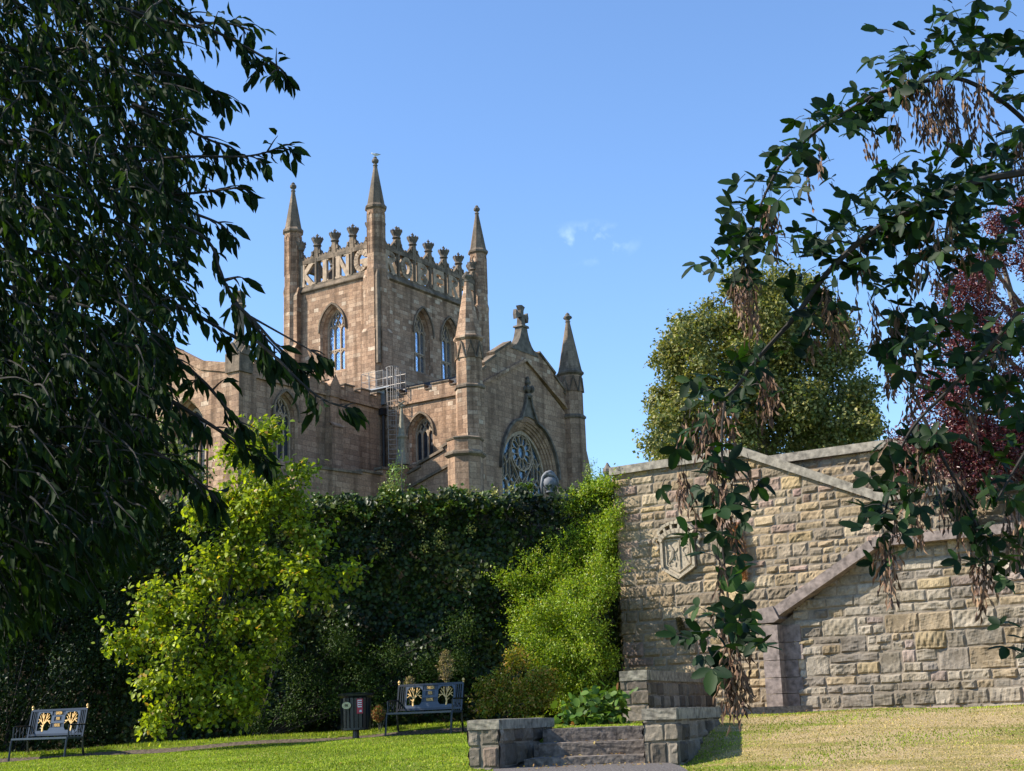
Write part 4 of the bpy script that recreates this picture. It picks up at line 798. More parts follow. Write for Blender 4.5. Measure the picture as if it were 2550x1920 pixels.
# low flank walls and garden steps
def flank(name, label, p0, dirv, L_, wd, z0, z1, capt, seed, cap=True, plain=False):
    d = Vector((dirv[0], dirv[1])).normalized(); o = empty(name, (p0[0], p0[1], 0), label, 'low wall'); nrm = Vector((d.y, -d.x))   # p0: front right corner
    side = Fr(0, 0, d.x, d.y); front = Fr(-nrm.x * wd, -nrm.y * wd, nrm.x, nrm.y); left = Fr(-nrm.x * wd + d.x * L_, -nrm.y * wd + d.y * L_, -d.x, -d.y)
    c = MB(); prism(c, side, [(0.01, z0), (L_, z0), (L_, z1 - capt), (0.01, z1 - capt)], -wd + .01, -.01); c.o('core', 'mortar' if not plain else 'step', o)
    am = .012 if plain else .03
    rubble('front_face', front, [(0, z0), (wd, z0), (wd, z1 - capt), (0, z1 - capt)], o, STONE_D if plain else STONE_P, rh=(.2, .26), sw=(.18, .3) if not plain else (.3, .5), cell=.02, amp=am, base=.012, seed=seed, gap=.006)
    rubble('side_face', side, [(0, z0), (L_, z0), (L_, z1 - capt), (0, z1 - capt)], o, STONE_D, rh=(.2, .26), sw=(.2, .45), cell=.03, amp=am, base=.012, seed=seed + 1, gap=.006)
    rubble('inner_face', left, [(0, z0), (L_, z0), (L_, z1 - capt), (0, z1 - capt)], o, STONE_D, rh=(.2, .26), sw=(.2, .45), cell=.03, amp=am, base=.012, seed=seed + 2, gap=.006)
    k = MB(); bm = bmesh.new(); bmesh.ops.create_cube(bm, size=1); bmesh.ops.bevel(bm, geom=bm.edges[:], offset=.03, segments=2, affect='EDGES')
    bmesh.ops.subdivide_edges(bm, edges=bm.edges[:], cuts=3, use_grid_fill=True)
    sx, sy, sz = wd + .05, L_ + .04, capt; ctr = Vector((-nrm.x, -nrm.y)) * (wd / 2) + d * (L_ / 2)
    for v in bm.verts:
        x, y, z = v.co; e = .003 * nz(x * 1, y * 1, seed, z); q_ = Vector((nrm.x, nrm.y)) * (x * sx) + d * (y * sy) + ctr; v.co = (q_.x + e, q_.y + e, z1 - capt / 2 + z * sz + e)
    me = bpy.data.meshes.new('cap'); bm.to_mesh(me); bm.free(); me.materials.append(M['pierc']); ob = bpy.data.objects.new('cap', me); COL.objects.link(ob); ob.parent = o
    return o
SD = (.33, .944)
flank('flank_wall', 'low stone pier wall left of the garden steps, flat cap and rock-faced front', (-.29, 16.4), SD, 2.0, .36, -.75, .025, .115, 40)
flank('flank_wall', 'low stone pier wall right of the garden steps, mossy cap and dark side', (1.72, 16.35), SD, 2.45, .38, -.8, .085, .13, 50)
flank('flank_wall', 'taller squared dark stone parapet behind the large-leaved plant, running back to the wall', (2.03, 23.4), (.36, .93), 4.6, .45, -.3, .74, .17, 60, plain=True)
st = empty('garden_steps', (.85, 16.7, 0), 'flight of worn dark garden steps between the two low stone piers', 'steps'); 
for k, (yy, zt) in enumerate(((0.0, -.425), (.42, -.27), (.84, -.11))):
    bm = bmesh.new(); bmesh.ops.create_cube(bm, size=1); bmesh.ops.bevel(bm, geom=bm.edges[:], offset=.035, segments=2, affect='EDGES'); bmesh.ops.subdivide_edges(bm, edges=bm.edges[:], cuts=6, use_grid_fill=True)
    for v in bm.verts:
        x, y, z = v.co; e = .004 * nz(x * 1.5, y * 2, k * 7, z); v.co = (x * 1.62 + .02 + y * .15 + .12 * k + e, y * .5 + yy + .25 - x * .12 + e, zt - .13 + z * .26 + e)
    me = bpy.data.meshes.new('step'); bm.to_mesh(me); bm.free(); me.materials.append(M['step']); ob = bpy.data.objects.new('step', me); COL.objects.link(ob); ob.parent = st
kb = MB(); kb.box((0, 0, -.3), (2.6, .35, .09)); o = kb.o('kerb', 'step'); o.location = (2.55, 24.6, 0); o.rotation_euler = (0, 0, R(15)); tag(o, 'low stone kerb across the foot of the stairs', 'kerb')

# ================================================================== BENCHES
def text_mesh(name, s, size, m, parent, x, z, y, ext=.004, width=None):
    cu = bpy.data.curves.new(name, 'FONT'); cu.body = s; cu.size = size; cu.extrude = ext; cu.align_x = 'CENTER'; cu.align_y = 'CENTER'; cu.offset = size * .02
    ob = bpy.data.objects.new(name, cu); COL.objects.link(ob); bpy.context.view_layer.update()
    me = bpy.data.meshes.new_from_object(ob.evaluated_get(bpy.context.evaluated_depsgraph_get())); bpy.data.objects.remove(ob); bpy.data.curves.remove(cu)
    me.name = name; me.materials.clear(); me.materials.append(M[m]); k = 1.0
    if width: k = width / max(v.co.x for v in me.vertices) / 2
    for v in me.vertices: c = v.co.copy(); v.co = (x + c.x * k, y - c.z, z + c.y)
    o = bpy.data.objects.new(name, me); COL.objects.link(o); o.parent = parent; return o
def bench(loc, rz, label):
    root = empty('garden_bench', loc, label, 'bench', rz, 'memorial benches on the lawn'); W = 1.42; hw = W / 2
    rake_ = .20                                          # backrest leans back
    def bp(x, h): return (x, .22 + rake_ * h, .42 + h)    # point on the back plane, h above the seat
    for s in (-1, 1):
        m = MB(); m.tube([(s * hw, -.26, 0), (s * hw, -.235, .2), (s * hw, -.215, .34), (s * hw, -.20, .405), (s * hw, -.15, .43)], .021, 6); m.o('leg', 'black', root)
        m = MB(); m.tube([(s * hw, .28, 0), (s * hw, .23, .2), (s * hw, .22, .42)], .021, 6); m.o('leg', 'black', root)
        m = MB(); m.tube([(s * hw, -.17, .42), (s * hw, -.16, .64), (s * hw, -.10, .655), bp(s * hw, .24)], .017, 6)
        for k in range(4): y = -.1 + k * .09; m.tube([(s * hw, y, .43), (s * hw, y + .02, .65)], .006, 4)
        m.tube([(s * hw, -.12, .5), (s * hw, -.05, .58), (s * hw, .02, .5), (s * hw, .1, .58), (s * hw, .18, .5)], .007, 4); m.o('armrest', 'black', root)
    m = MB(); m.box((-hw, -.22, .395), (hw, -.17, .43)); m.box((-hw, .19, .395), (hw, .23, .43))
    for s in (-1, 1): m.box((s * hw - .02, -.2, .39), (s * hw + .02, .22, .425))
    for k in range(7): y = -.155 + k * .049; m.box((-hw + .02, y, .41), (hw - .02, y + .034, .432))
    m.o('seat', 'blue', root)
    bk = MB(); fb_ = Fr(0, .22, 1, 0); f = fb_
    class Fb(Fr):
        def p(s, t, z, out=0.0): h = z; return Vector((t, .22 + rake_ * h - out, .42 + h))
    f = Fb(0, 0, 1, 0)
    ribbon(bk, f, [(-hw, .0), (-hw, .53)], .035, -.015, .02); ribbon(bk, f, [(hw, .0), (hw, .53)], .035, -.015, .02); ribbon(bk, f, [(-hw, .53), (hw, .53)], .04, -.012, .018); ribbon(bk, f, [(-hw, .06), (hw, .06)], .04, -.012, .018)
    for s in (-1, 1):
        for dx in (.055, .10, .145): ribbon(bk, f, [(s * (hw - dx), .06), (s * (hw - dx), .53)], .018, -.008, .012)
    bko = bk.o('backrest', 'black', root)
    pn = MB(); x1 = hw - .165; ho = []
    for s in (-1, 1):
        cx = s * (x1 - .20); loop = [(cx - .17, .14), (cx + .12, .14), (cx + .17, .2), (cx + .17, .42), (cx + .1, .485), (cx - .12, .485), (cx - .17, .42)]
        if s > 0: loop = [(2 * cx - a, b) for a, b in loop[::-1]]
        ho.append(loop)
    for (tw_, tz) in ((.17, .465), (.10, .36), (.16, .235)): ho.append([(-tw_, tz - .042), (tw_, tz - .042), (tw_, tz + .042), (-tw_, tz + .042)])
    ho = [h_ for h_ in ho]
    prism(pn, f, [(-x1, .07), (x1, .07), (x1, .52), (-x1, .52)], -.006, .01, ho); po = pn.o('back_panel', 'blue', root)
    bg_ = MB(); prism(bg_, f, [(-x1 + .02, .1), (x1 - .02, .1), (x1 - .02, .51), (-x1 + .02, .51)], -.03, -.022)
    for (tw_, tz, s_) in ((.17, .465, 'GARDEN'), (.10, .36, 'FOR'), (.16, .235, 'HEROES')):
        pl_ = MB(); prism(pl_, f, [(-tw_ + .002, tz - .04), (tw_ - .002, tz - .04), (tw_ - .002, tz + .04), (-tw_ + .002, tz + .04)], -.012, -.004); pl_.o('name_plate', 'black', po)
        t = text_mesh('lettering', s_, .078, 'gold', po, 0, .42 + tz, .22 + rake_ * tz - .008, .006, tw_ * .92)
    for s in (-1, 1):
        t = MB(); cx = s * (x1 - .20); ox = cx
        def tt(pts, w_): ribbon(t, f, [(ox + s * a, b) for a, b in pts], w_ * .68, -.004, .016)
        tt([(.02, .13), (.03, .2), (.01, .27)], .045); tt([(.01, .26), (-.06, .33), (-.15, .32)], .022); tt([(.01, .26), (-.04, .36), (-.05, .47)], .022); tt([(.01, .26), (.03, .38), (.06, .48)], .022); tt([(.01, .26), (.09, .33), (.15, .36)], .02)
        tt([(-.06, .33), (-.12, .40)], .016); tt([(-.03, .36), (-.11, .45)], .014); tt([(.03, .36), (.01, .45)], .014); tt([(.07, .32), (.13, .43)], .015); tt([(.03, .36), (.1, .46)], .014); tt([(-.1, .32), (-.16, .27)], .014); tt([(.1, .33), (.16, .29)], .014); tt([(.03, .22), (.08, .25)], .014)
        t.o('gold_tree', 'gold', po)
    for s in (-1, 1):
        m = MB(); x, y, z = bp(s * hw, .53); m.lathe((x, y), [(.012, z), (.02, z + .02), (.014, z + .03), (.03, z + .055), (.022, z + .085), (.004, z + .1)], 8); m.o('finial', 'gold', root)
    return root
def gz(x, y): return float(ground(x, y))
bench((-1.93, 27.95, gz(-1.93, 27.9) + .01), R(-24), 'dark blue metal memorial bench with gold lettering and trees, right of the litter bin')
bench((-9.28, 28.1, gz(-9.28, 28.0) - .0), R(-26), 'dark metal bench with gold trees in the shade at the far left edge')

# litter bin
bx, by = -3.26, 28.05; bin_ = empty('litter_bin', (bx, by, gz(bx, by)), 'black slatted round litter bin on a post, oval cream LITTER plate', 'bin')
m = MB(); m.lathe((0, 0), [(.07, -.1), (.065, .25)], 12); m.o('post', 'black', bin_)
m = MB(); nS = 22
for k in range(nS):
    a = 2 * math.pi * k / nS; n_ = Vector((math.cos(a), math.sin(a), 0)); t_ = Vector((-math.sin(a), math.cos(a), 0)); r0 = .275; w_ = .031
    m.add([n_ * r0 - t_ * w_ + Vector((0, 0, .2)), n_ * r0 + t_ * w_ + Vector((0, 0, .2)), n_ * (r0 + .014) + t_ * w_ + Vector((0, 0, .2)), n_ * (r0 + .014) - t_ * w_ + Vector((0, 0, .2)), n_ * (r0 + .01) - t_ * w_ + Vector((0, 0, .83)), n_ * (r0 + .01) + t_ * w_ + Vector((0, 0, .83)), n_ * (r0 + .024) + t_ * w_ + Vector((0, 0, .83)), n_ * (r0 + .024) - t_ * w_ + Vector((0, 0, .83))], [(0, 3, 2, 1), (4, 5, 6, 7), (0, 1, 5, 4), (1, 2, 6, 5), (2, 3, 7, 6), (3, 0, 4, 7)])
m.o('slats', 'black', bin_); m = MB(); m.lathe((0, 0), [(.25, .2), (.262, .8)], 20); m.lathe((0, 0), [(.275, .19), (.295, .2), (.295, .235), (.275, .24)], 20); m.o('liner', 'black', bin_)
m = MB(); m.lathe((0, 0), [(.30, .8), (.345, .84), (.35, .875), (.30, .89), (.2, .90), (.08, .905)], 22); m.o('lid', 'black', bin_)
f = Fr(-.12, -.30, .95, -.3); f = Fr(-.115, -.292, 1, -.32)
f = Fr(-.12, -.292, .93, -.30)
m = MB(); prism(m, Fr(-.14, -.285, .9, -.43), arc(.0, .66, .10, .068, 0, 342, 18), 0, .016); pl = m.o('name_plate', 'cream', bin_)
t = text_mesh('lettering', 'LITTER', .062, 'black', pl, 0, 0, 0, .003, .075)
ang = math.atan2(-.43, .9); ff = Fr(-.14, -.285, .9, -.43); c0 = ff.p(0, .66, .018)
for v in t.data.vertices: x, y, z = v.co; q_ = ff.p(x, .66 + z, .018 - y); v.co = q_
m = MB(); f3 = Fr(.11, -.30, .96, .28); prism(m, f3, [(-.055, .50), (.06, .50), (.06, .78), (-.055, .78)], 0, .006); ro = m.o('sticker', 'red', bin_); m = MB()
for z in (.74, .70, .66, .62): prism(m, f3, [(-.035, z), (.04, z), (.04, z + .018), (-.035, z + .018)], .007, .010)
prism(m, f3, [(-.04, .62), (-.032, .62), (-.032, .758), (-.04, .758)], .0065, .0095); m.o('print', 'white', ro)
m = MB(); prism(m, f3, [(-.01, .53), (.04, .53), (.03, .57), (0, .57)], .007, .010); m.o('print', 'white', ro)

# urn on the ivy wall, railing post beyond
un = empty('stone_urn', (.77, 31.2, 4.93), 'grey stone draped urn standing on top of the ivy-covered wall', 'urn')
m = MB(); m.lathe((0, 0), [(.10, 0), (.12, .03), (.07, .06), (.11, .1), (.16, .16), (.175, .24), (.16, .31), (.10, .36), (.08, .38), (.11, .41), (.09, .44), (.03, .47)], 16); m.o('body', 'urn', un, smooth=True)
m = MB(); m.tube([(-.18, -.04, -.02), (-.185, -.06, .2), (-.15, -.08, .36), (-.1, -.07, .43), (0, -.09, .42), (.1, -.07, .40), (.17, -.05, .3), (.19, -.03, .12)], [.02, .03, .035, .04, .05, .04, .03, .015], 8)
m.tube([(-.12, -.03, .36), (-.06, -.1, .45), (.02, -.08, .47), (.1, -.02, .44)], [.04, .045, .05, .03], 8); m.o('drapery', 'urn', un, smooth=True)
gp_ = empty('gatepost', (2.2, 33, 4.6), 'dark pointed stone gatepost just beyond the wall corner', 'post')
m = MB(); m.box((-.07, -.07, 0), (.07, .07, 1.05)); m.o('shaft', 'dark', gp_); m = MB(); m.lathe((0, 0), [(.08, 1.02), (.125, 1.08), (.12, 1.14), (.06, 1.22), (.02, 1.3)], 8); m.o('cap', 'dark', gp_)

# ================================================================== PLANTS
BG = np.array
def plant(name, loc, label, cat, group=None): return empty(name, loc, label, cat, 0, group)
def rel(pos, root): return pos - np.array(root.location)
# ---- ivy over the garden wall
def ivy():
    root = plant('ivy', (-6, 31, 0), 'dark glossy ivy covering the long wall below the church', 'ivy'); n = 62000
    X = rng.uniform(-14.5, 2.15, n); Z = rng.uniform(-.2, 5.2, n)
    def bump(x, z): return .30 + .26 * np.sin(1.9 * x + .8 * z + 1) * np.sin(2.3 * z - .7 * x) + .10 * np.sin(4.7 * x + 2.1 * z) * np.sin(5.3 * z + x) + .05 * np.sin(11 * x + 3 * z) * np.sin(9 * z - 4 * x)
    topb = .35 * sstep(4.1, 4.8, Z) * (1 - .6 * sstep(4.9, 5.2, Z))
    d = bump(X, Z) + topb + rng.normal(0, .05, n); ragged = 4.86 + .09 * np.sin(3.1 * X) + .07 * np.sin(8.3 * X + 1) + .04 * np.sin(19 * X)
    keep = Z < ragged; X, Z, d = X[keep], Z[keep], d[keep]; n = len(X)
    patch = (np.abs(X - .75) < .45) & (Z > 4.72) & (rng.random(n) < .75); X, Z, d = X[~patch], Z[~patch], d[~patch]; n = len(X)
    pos = np.stack([X, 30.85 - d, Z], 1); nor = unit(np.stack([rng.normal(-.15, .35, n), -.7 + rng.normal(0, .25, n), .55 + rng.normal(0, .3, n)], 1)); tan = np.stack([rng.normal(0, .6, n), -.3 + rng.normal(0, .3, n), -.8 + rng.normal(0, .4, n)], 1)
    m1 = leaf_mat('ivy_leaf', 1, .12, .42, .22)
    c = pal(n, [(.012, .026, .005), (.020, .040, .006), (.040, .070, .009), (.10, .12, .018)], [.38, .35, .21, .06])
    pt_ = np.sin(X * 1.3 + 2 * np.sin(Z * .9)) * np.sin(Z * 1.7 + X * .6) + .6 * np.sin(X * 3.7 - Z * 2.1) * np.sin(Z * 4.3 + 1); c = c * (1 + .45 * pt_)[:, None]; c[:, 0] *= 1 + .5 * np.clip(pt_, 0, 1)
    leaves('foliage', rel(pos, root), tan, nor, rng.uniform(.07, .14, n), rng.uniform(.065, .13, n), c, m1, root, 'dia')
    # a flat top of shoots lying on the coping, sunlight put into their yellower colour
    n2 = 26000; X = rng.uniform(-14.5, 2.1, n2); X = X[np.abs(X - .78) > .42]; n2 = len(X); Y = rng.uniform(30.1, 31.6, n2); Z = 4.84 - .9 * np.clip(30.6 - Y, 0, 1) ** 1.2 + np.abs(rng.normal(0, .06, n2)) + .13 * np.sin(3.1 * X) * np.sin(1.3 * X + 2) + .09 * np.sin(8.3 * X) + .05 * np.sin(21 * X)
    nor = np.stack([rng.normal(0, .4, n2), rng.normal(-.3, .4, n2), np.ones(n2)], 1); leaves('top_foliage', rel(np.stack([X, Y, Z], 1), root), rdir(n2), nor, rng.uniform(.06, .11, n2), rng.uniform(.05, .1, n2), pal(n2, [(.05, .10, .012), (.09, .14, .016), (.16, .17, .03)], [.5, .36, .14]), m1, root)
    # flower heads / yellowish tufts
    n3 = 34; fx = rng.uniform(-6, 1.5, n3); fz = rng.uniform(3.5, 5.1, n3); q = np.repeat(np.arange(n3), 60)
    pos = np.stack([fx[q], 30.35 - .1 * rng.random(len(q)), fz[q]], 1) + rng.normal(0, .07, (len(q), 3)); leaves('flower_heads', rel(pos, root), rdir(len(q)), rdir(len(q)) + [0, -1, 1], .05, .04, pal(len(q), [(.2, .22, .04), (.26, .24, .06)]), m1, root)
ivy()
def subdiv(cs, k):
    out = []
    for c in cs:
        for _ in range(k):
            d = rdir(1)[0]; f = rng.uniform(.35, .95); q = rng.uniform(.26, .5); out.append((c[0] + d[0] * c[3] * f, c[1] + d[1] * c[4] * f, c[2] + d[2] * c[5] * f, c[3] * q, c[4] * q, c[5] * q))
    return out
def shrub(name, label, clumps, n, size, asp, cols, ws, gmat, tuft=.22, per=14, bias=.5, tpl='dia', droop=.25, cat='shrub', trunk=None, lift=.4, branches=None, shoots=0, shoot_len=.4, sub=0):
    b = min(clumps, key=lambda c: c[2] - c[5]); clumps = subdiv(clumps, sub) if sub else clumps; root = plant(name, (np.mean([c[0] for c in clumps]), np.mean([c[1] for c in clumps]), max(-.3, min(c[2] - c[5] for c in clumps))), label, cat)
    pos, out, k, q, rad = crown_pts(clumps, n, tuft, per, bias); N = len(pos)
    tan = unit(out * .5 + rdir(N) * .9 + np.array([0, 0, -droop])); nor = unit(out * .5 + rdir(N) * .55 + np.array([0, 0, lift]))
    if shoots:
        cl = np.array(clumps); kk = rng.integers(0, len(cl), shoots); dd = rdir(shoots); dd[:, 2] = np.abs(dd[:, 2]) * .9 + .25; dd = unit(dd); st_ = cl[kk, :3] + dd * cl[kk, 3:6] * .9; u = np.tile(np.linspace(0, 1, 12), shoots); r2 = np.repeat(np.arange(shoots), 12)
        p2 = st_[r2] + dd[r2] * (u * shoot_len)[:, None] + rng.normal(0, size[0] * .35, (len(u), 3)); pos = np.vstack([pos, p2]); t2 = unit(dd[r2] * .4 + rdir(len(u))); tan = np.vstack([tan, t2]); nor = np.vstack([nor, unit(rdir(len(u)) * .6 + [0, 0, .6])]); N = len(pos)
    L = rng.uniform(size[0], size[1], N); c = pal(N, cols, ws); fo = leaves('foliage', rel(pos, root), tan, nor, L, L * asp * rng.uniform(.85, 1.15, N), c, gmat, root, tpl)
    st_ = MB()
    if trunk:
        for pts, rr_ in trunk: st_.tube([Vector(p) - Vector(root.location) for p in pts], rr_, 7)
    else:
        bx_, by_ = b[0], b[1]; z0 = gz(bx_, by_) if by_ < 31 else root.location.z
        cl = sorted(clumps, key=lambda c: -c[3])[:14]
        for c_ in cl: 
            p0 = Vector((bx_ + rng.normal(0, .08), by_ + .05, b[2] - b[5] - .1)); p1 = Vector(c_[:3]); mid = p0.lerp(p1, .5) + Vector((rng.normal(0, .08), 0, .1)); st_.tube([Vector(p) - Vector(root.location) for p in (p0, mid, p1)], [.022, .016, .006], 5)
    st_.o('stems', 'bark' if trunk is None else 'barkl', root)
    return root
def cl(px, py, Y, r, ry=None, rz=None):
    p = P(px, py, Y); k = Y / FPX; return (p.x, p.y, p.z, r * k, (ry or r) * k, (rz or r) * k)
# ---- yellow green climber against the wall's right end
G = [cl(1520, 1215, 30.0, 30, 25, 30), cl(1525, 1290, 29.9, 24, 40, 60), cl(1470, 1225, 30.2, 30, 25, 22), cl(1505, 1225, 30.3, 40, 25, 40), cl(1440, 1260, 30.3, 35, 20, 25), cl(1250, 1445, 30.2, 25, 20, 12), cl(1500, 1740, 29.3, 45, 60, 40), cl(1410, 1740, 29.3, 60, 60, 40), cl(1500, 1250, 30.4, 48, 22, 50), cl(1470, 1310, 30.3, 60, 26, 50), cl(1505, 1360, 30.2, 52, 30, 70), cl(1430, 1370, 30.2, 62, 30, 45), cl(1380, 1430, 30.0, 75, 40, 50), cl(1330, 1400, 30.2, 45, 25, 20), cl(1290, 1440, 30.1, 60, 30, 16),
     cl(1450, 1450, 29.5, 90, 80, 70), cl(1370, 1500, 29.5, 80, 70, 60), cl(1300, 1480, 30.1, 45, 30, 30), cl(1470, 1540, 29.2, 85, 100, 75), cl(1360, 1580, 29.3, 80, 80, 60), cl(1310, 1560, 30, 45, 30, 40), cl(1450, 1620, 29.1, 90, 110, 60), cl(1350, 1640, 29.2, 70, 90, 45), cl(1500, 1680, 29.2, 55, 80, 60), cl(1420, 1700, 29.2, 60, 80, 50), cl(1500, 1420, 29.3, 40, 90, 60), cl(1510, 1330, 29.8, 30, 60, 50)]
shrub('climbing_shrub', 'tall yellow-green small-leaved shrub climbing the wall beside the crest wall corner', G, 62000, (.035, .068), .55, [(.21, .31, .018), (.31, .40, .03), (.11, .18, .015), (.36, .33, .05)], [.4, .25, .25, .1], leaf_mat('climber_leaf', 1, .4, .42, .4), tuft=.15, per=12, bias=.5, shoots=520, shoot_len=.34, sub=12)
# ---- big round leaved yellow green shrub on the left
Yg = [(640, 1130, 27.4, 60, 60), (660, 1080, 27.4, 35, 45), (590, 1130, 27.4, 45, 50), (740, 1190, 27.4, 45, 40), (640, 1180, 27.4, 75, 60), (560, 1250, 27.5, 80, 60), (690, 1230, 27.3, 70, 60), (480, 1290, 27.5, 60, 50), (620, 1330, 27.2, 110, 80), (730, 1300, 27.4, 60, 60), (530, 1400, 27.1, 110, 70), (660, 1440, 27.0, 110, 80), (760, 1400, 27.2, 60, 50), (440, 1480, 27.1, 90, 60), (570, 1540, 26.9, 110, 70), (690, 1550, 27.1, 80, 60), (370, 1560, 27.0, 80, 50), (320, 1600, 27.0, 60, 35), (470, 1620, 26.8, 100, 60), (600, 1650, 26.9, 90, 60), (420, 1710, 26.8, 80, 60), (520, 1740, 26.8, 90, 55), (400, 1780, 26.9, 60, 40), (620, 1740, 27.1, 70, 60), (800, 1350, 27.3, 45, 35), (790, 1450, 27.2, 55, 30), (880, 1430, 27.2, 30, 18), (280, 1600, 27, 40, 15)]
shrub('round_leaved_shrub', 'tall bright yellow-green shrub with rounded leaves standing left of the litter bin', [cl(a, b, c, r, r * 1.0, r2) for a, b, c, r, r2 in Yg], 17500, (.065, .13), .72, [(.21, .27, .02), (.33, .38, .03), (.10, .16, .018), (.48, .28, .06)], [.42, .30, .24, .04], leaf_mat('round_leaf', 1, .5, .42, .3, (1.3, 1.3, .4)), tuft=.26, per=10, bias=.5, tpl='full', droop=.45, shoots=70, shoot_len=.5, sub=4)
# ---- mottled shrub and other low plants
shrub('mottled_shrub', 'rounded orange-tinged green shrub on the grass right of the bench', [cl(1230, 1730, 28.2, 50, 60, 45), cl(1280, 1700, 28.3, 60, 60, 50), cl(1340, 1710, 28.3, 55, 60, 55), cl(1210, 1760, 28.2, 35, 50, 25), cl(1320, 1760, 28.1, 60, 50, 25), cl(1290, 1650, 28.5, 45, 50, 25), cl(1260, 1770, 28.1, 60, 50, 20)], 9500, (.04, .08), .5, [(.18, .23, .02), (.32, .28, .03), (.50, .25, .07), (.10, .14, .015)], [.4, .25, .2, .15], leaf_mat('mottled_leaf', 1, .35, .45, .3), tuft=.13, sub=6, shoots=25, shoot_len=.15)
shrub('big_leaved_plant', 'low plant with large glossy paddle leaves beside the top of the steps', [cl(1475, 1772, 21.6, 45, 60, 36), cl(1520, 1750, 21.7, 32, 50, 34), cl(1430, 1782, 21.7, 28, 50, 24), cl(1500, 1795, 21.4, 45, 50, 18)], 560, (.09, .16), .74, [(.08, .15, .025), (.13, .20, .035), (.05, .10, .018), (.3, .12, .05)], [.45, .3, .22, .03], leaf_mat('paddle_leaf', 1, .3, .5, .22), tuft=.2, per=5, tpl='oval', bias=.7)
low = [(700, 1620, 45), (760, 1680, 50), (840, 1600, 50), (900, 1680, 50), (980, 1640, 45), (1060, 1670, 45), (1130, 1650, 40), (820, 1740, 50), (940, 1750, 40), (730, 1770, 45), (1150, 1560, 40), (690, 1540, 45), (640, 1790, 40), (1010, 1740, 35)]
shrub('border_shrub', 'dark small-leaved shrubs forming the border at the foot of the ivy wall', [cl(a, b, 29.7, r, r * 1.1, r) for a, b, r in low], 17000, (.035, .07), .5, [(.020, .042, .009), (.040, .075, .012), (.09, .13, .02)], [.5, .35, .15], leaf_mat('border_leaf', 1, .2, .55, .15), tuft=.22, shoots=40, shoot_len=.3)
def dry_plant(px, py, Y, h, w_, label, col=((.34, .24, .13), (.26, .2, .1), (.2, .2, .06)), down=False, name='dry_shrub'):
    p = P(px, py, Y); root = plant(name, (p.x, p.y, p.z), label, 'plant'); n = 700
    z = rng.uniform(0, 1, n); rr = w_ * (np.sin(z * math.pi) * .8 + .2) * rng.uniform(0, 1, n) ** .5; a = rng.uniform(0, 6.28, n); pos = np.stack([rr * np.cos(a), rr * np.sin(a) * .6, z * h], 1)
    leaves('foliage', pos, rdir(n) + [0, 0, .7], rdir(n), rng.uniform(.03, .07, n), .02, pal(n, col), leaf_mat(label.split()[0] + '_dry_leaf', 1, .2, .7, .2), root); s = MB()
    for k in range(7): s.tube([(0, 0, -.25), (rng.normal(0, w_ * .3), 0, h * .5), (rng.normal(0, w_ * .6), rng.normal(0, .05), h * .95)], [.012, .008, .003], 4)
    s.o('stems', 'barkl', root); return root
dry_plant(1112, 1700, 28.9, .62, .2, 'pale brown dried shrub standing dark-stemmed behind the right end of the bench')
dry_plant(1020, 1722, 28.9, .27, .11, 'small tan dried plant just behind the left end of the bench', name='dry_plant')
dry_plant(944, 1800, 28.6, .3, .16, 'low red-leaved plant between the litter bin and the bench', ((.35, .10, .06), (.10, .14, .03), (.3, .22, .06)), name='red_plant')
# ---- dark hedge on the left
hd_ = [(40, 1560, 100), (150, 1500, 110), (260, 1480, 100), (60, 1700, 110), (190, 1660, 110), (320, 1650, 90), (100, 1820, 80), (250, 1790, 80), (360, 1750, 60), (20, 1420, 110), (140, 1380, 110), (300, 1360, 100), (420, 1340, 80), (10, 1850, 60), (450, 1560, 80), (230, 1250, 100), (80, 1270, 100), (-80, 1500, 120), (-80, 1700, 120), (-60, 1330, 110)]
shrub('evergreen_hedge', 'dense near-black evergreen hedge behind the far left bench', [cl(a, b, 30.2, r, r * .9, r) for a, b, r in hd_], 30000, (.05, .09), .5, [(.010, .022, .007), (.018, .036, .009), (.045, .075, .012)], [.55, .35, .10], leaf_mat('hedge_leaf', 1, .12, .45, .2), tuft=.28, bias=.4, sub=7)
# ---- birch seedling on the wall
shrub('birch_sapling', 'slender pale green birch sapling growing from the top of the ivy wall', [cl(985, 1180, 30.8, 16, 14, 40), cl(970, 1220, 30.8, 26, 20, 25), cl(1000, 1235, 30.8, 30, 20, 25), cl(960, 1260, 30.7, 30, 20, 25), cl(1015, 1270, 30.7, 25, 20, 30), cl(985, 1290, 30.6, 32, 20, 30)], 1500, (.035, .06), .55, [(.16, .24, .06), (.24, .32, .09), (.1, .17, .04)], None, leaf_mat('birch_leaf', 1, .4, .35, .5), tuft=.12, shoots=14, shoot_len=.25, trunk=[([(-2.5, 30.8, 4.6), (-2.52, 30.8, 5.4), (-2.48, 30.8, 6.0)], [.02, .012, .004])], cat='tree')
shrub('wall_shrub', 'wispy green sprays rising above the wall just left of the gatepost', [cl(1468, 1175, 30.9, 10, 12, 22), cl(1475, 1205, 30.9, 26, 20, 16), cl(1500, 1190, 30.9, 12, 12, 16)], 700, (.03, .05), .5, [(.16, .24, .03), (.24, .30, .05)], None, leaf_mat('spray_leaf', 1, .4, .4, .4), tuft=.1, shoots=14, shoot_len=.2)
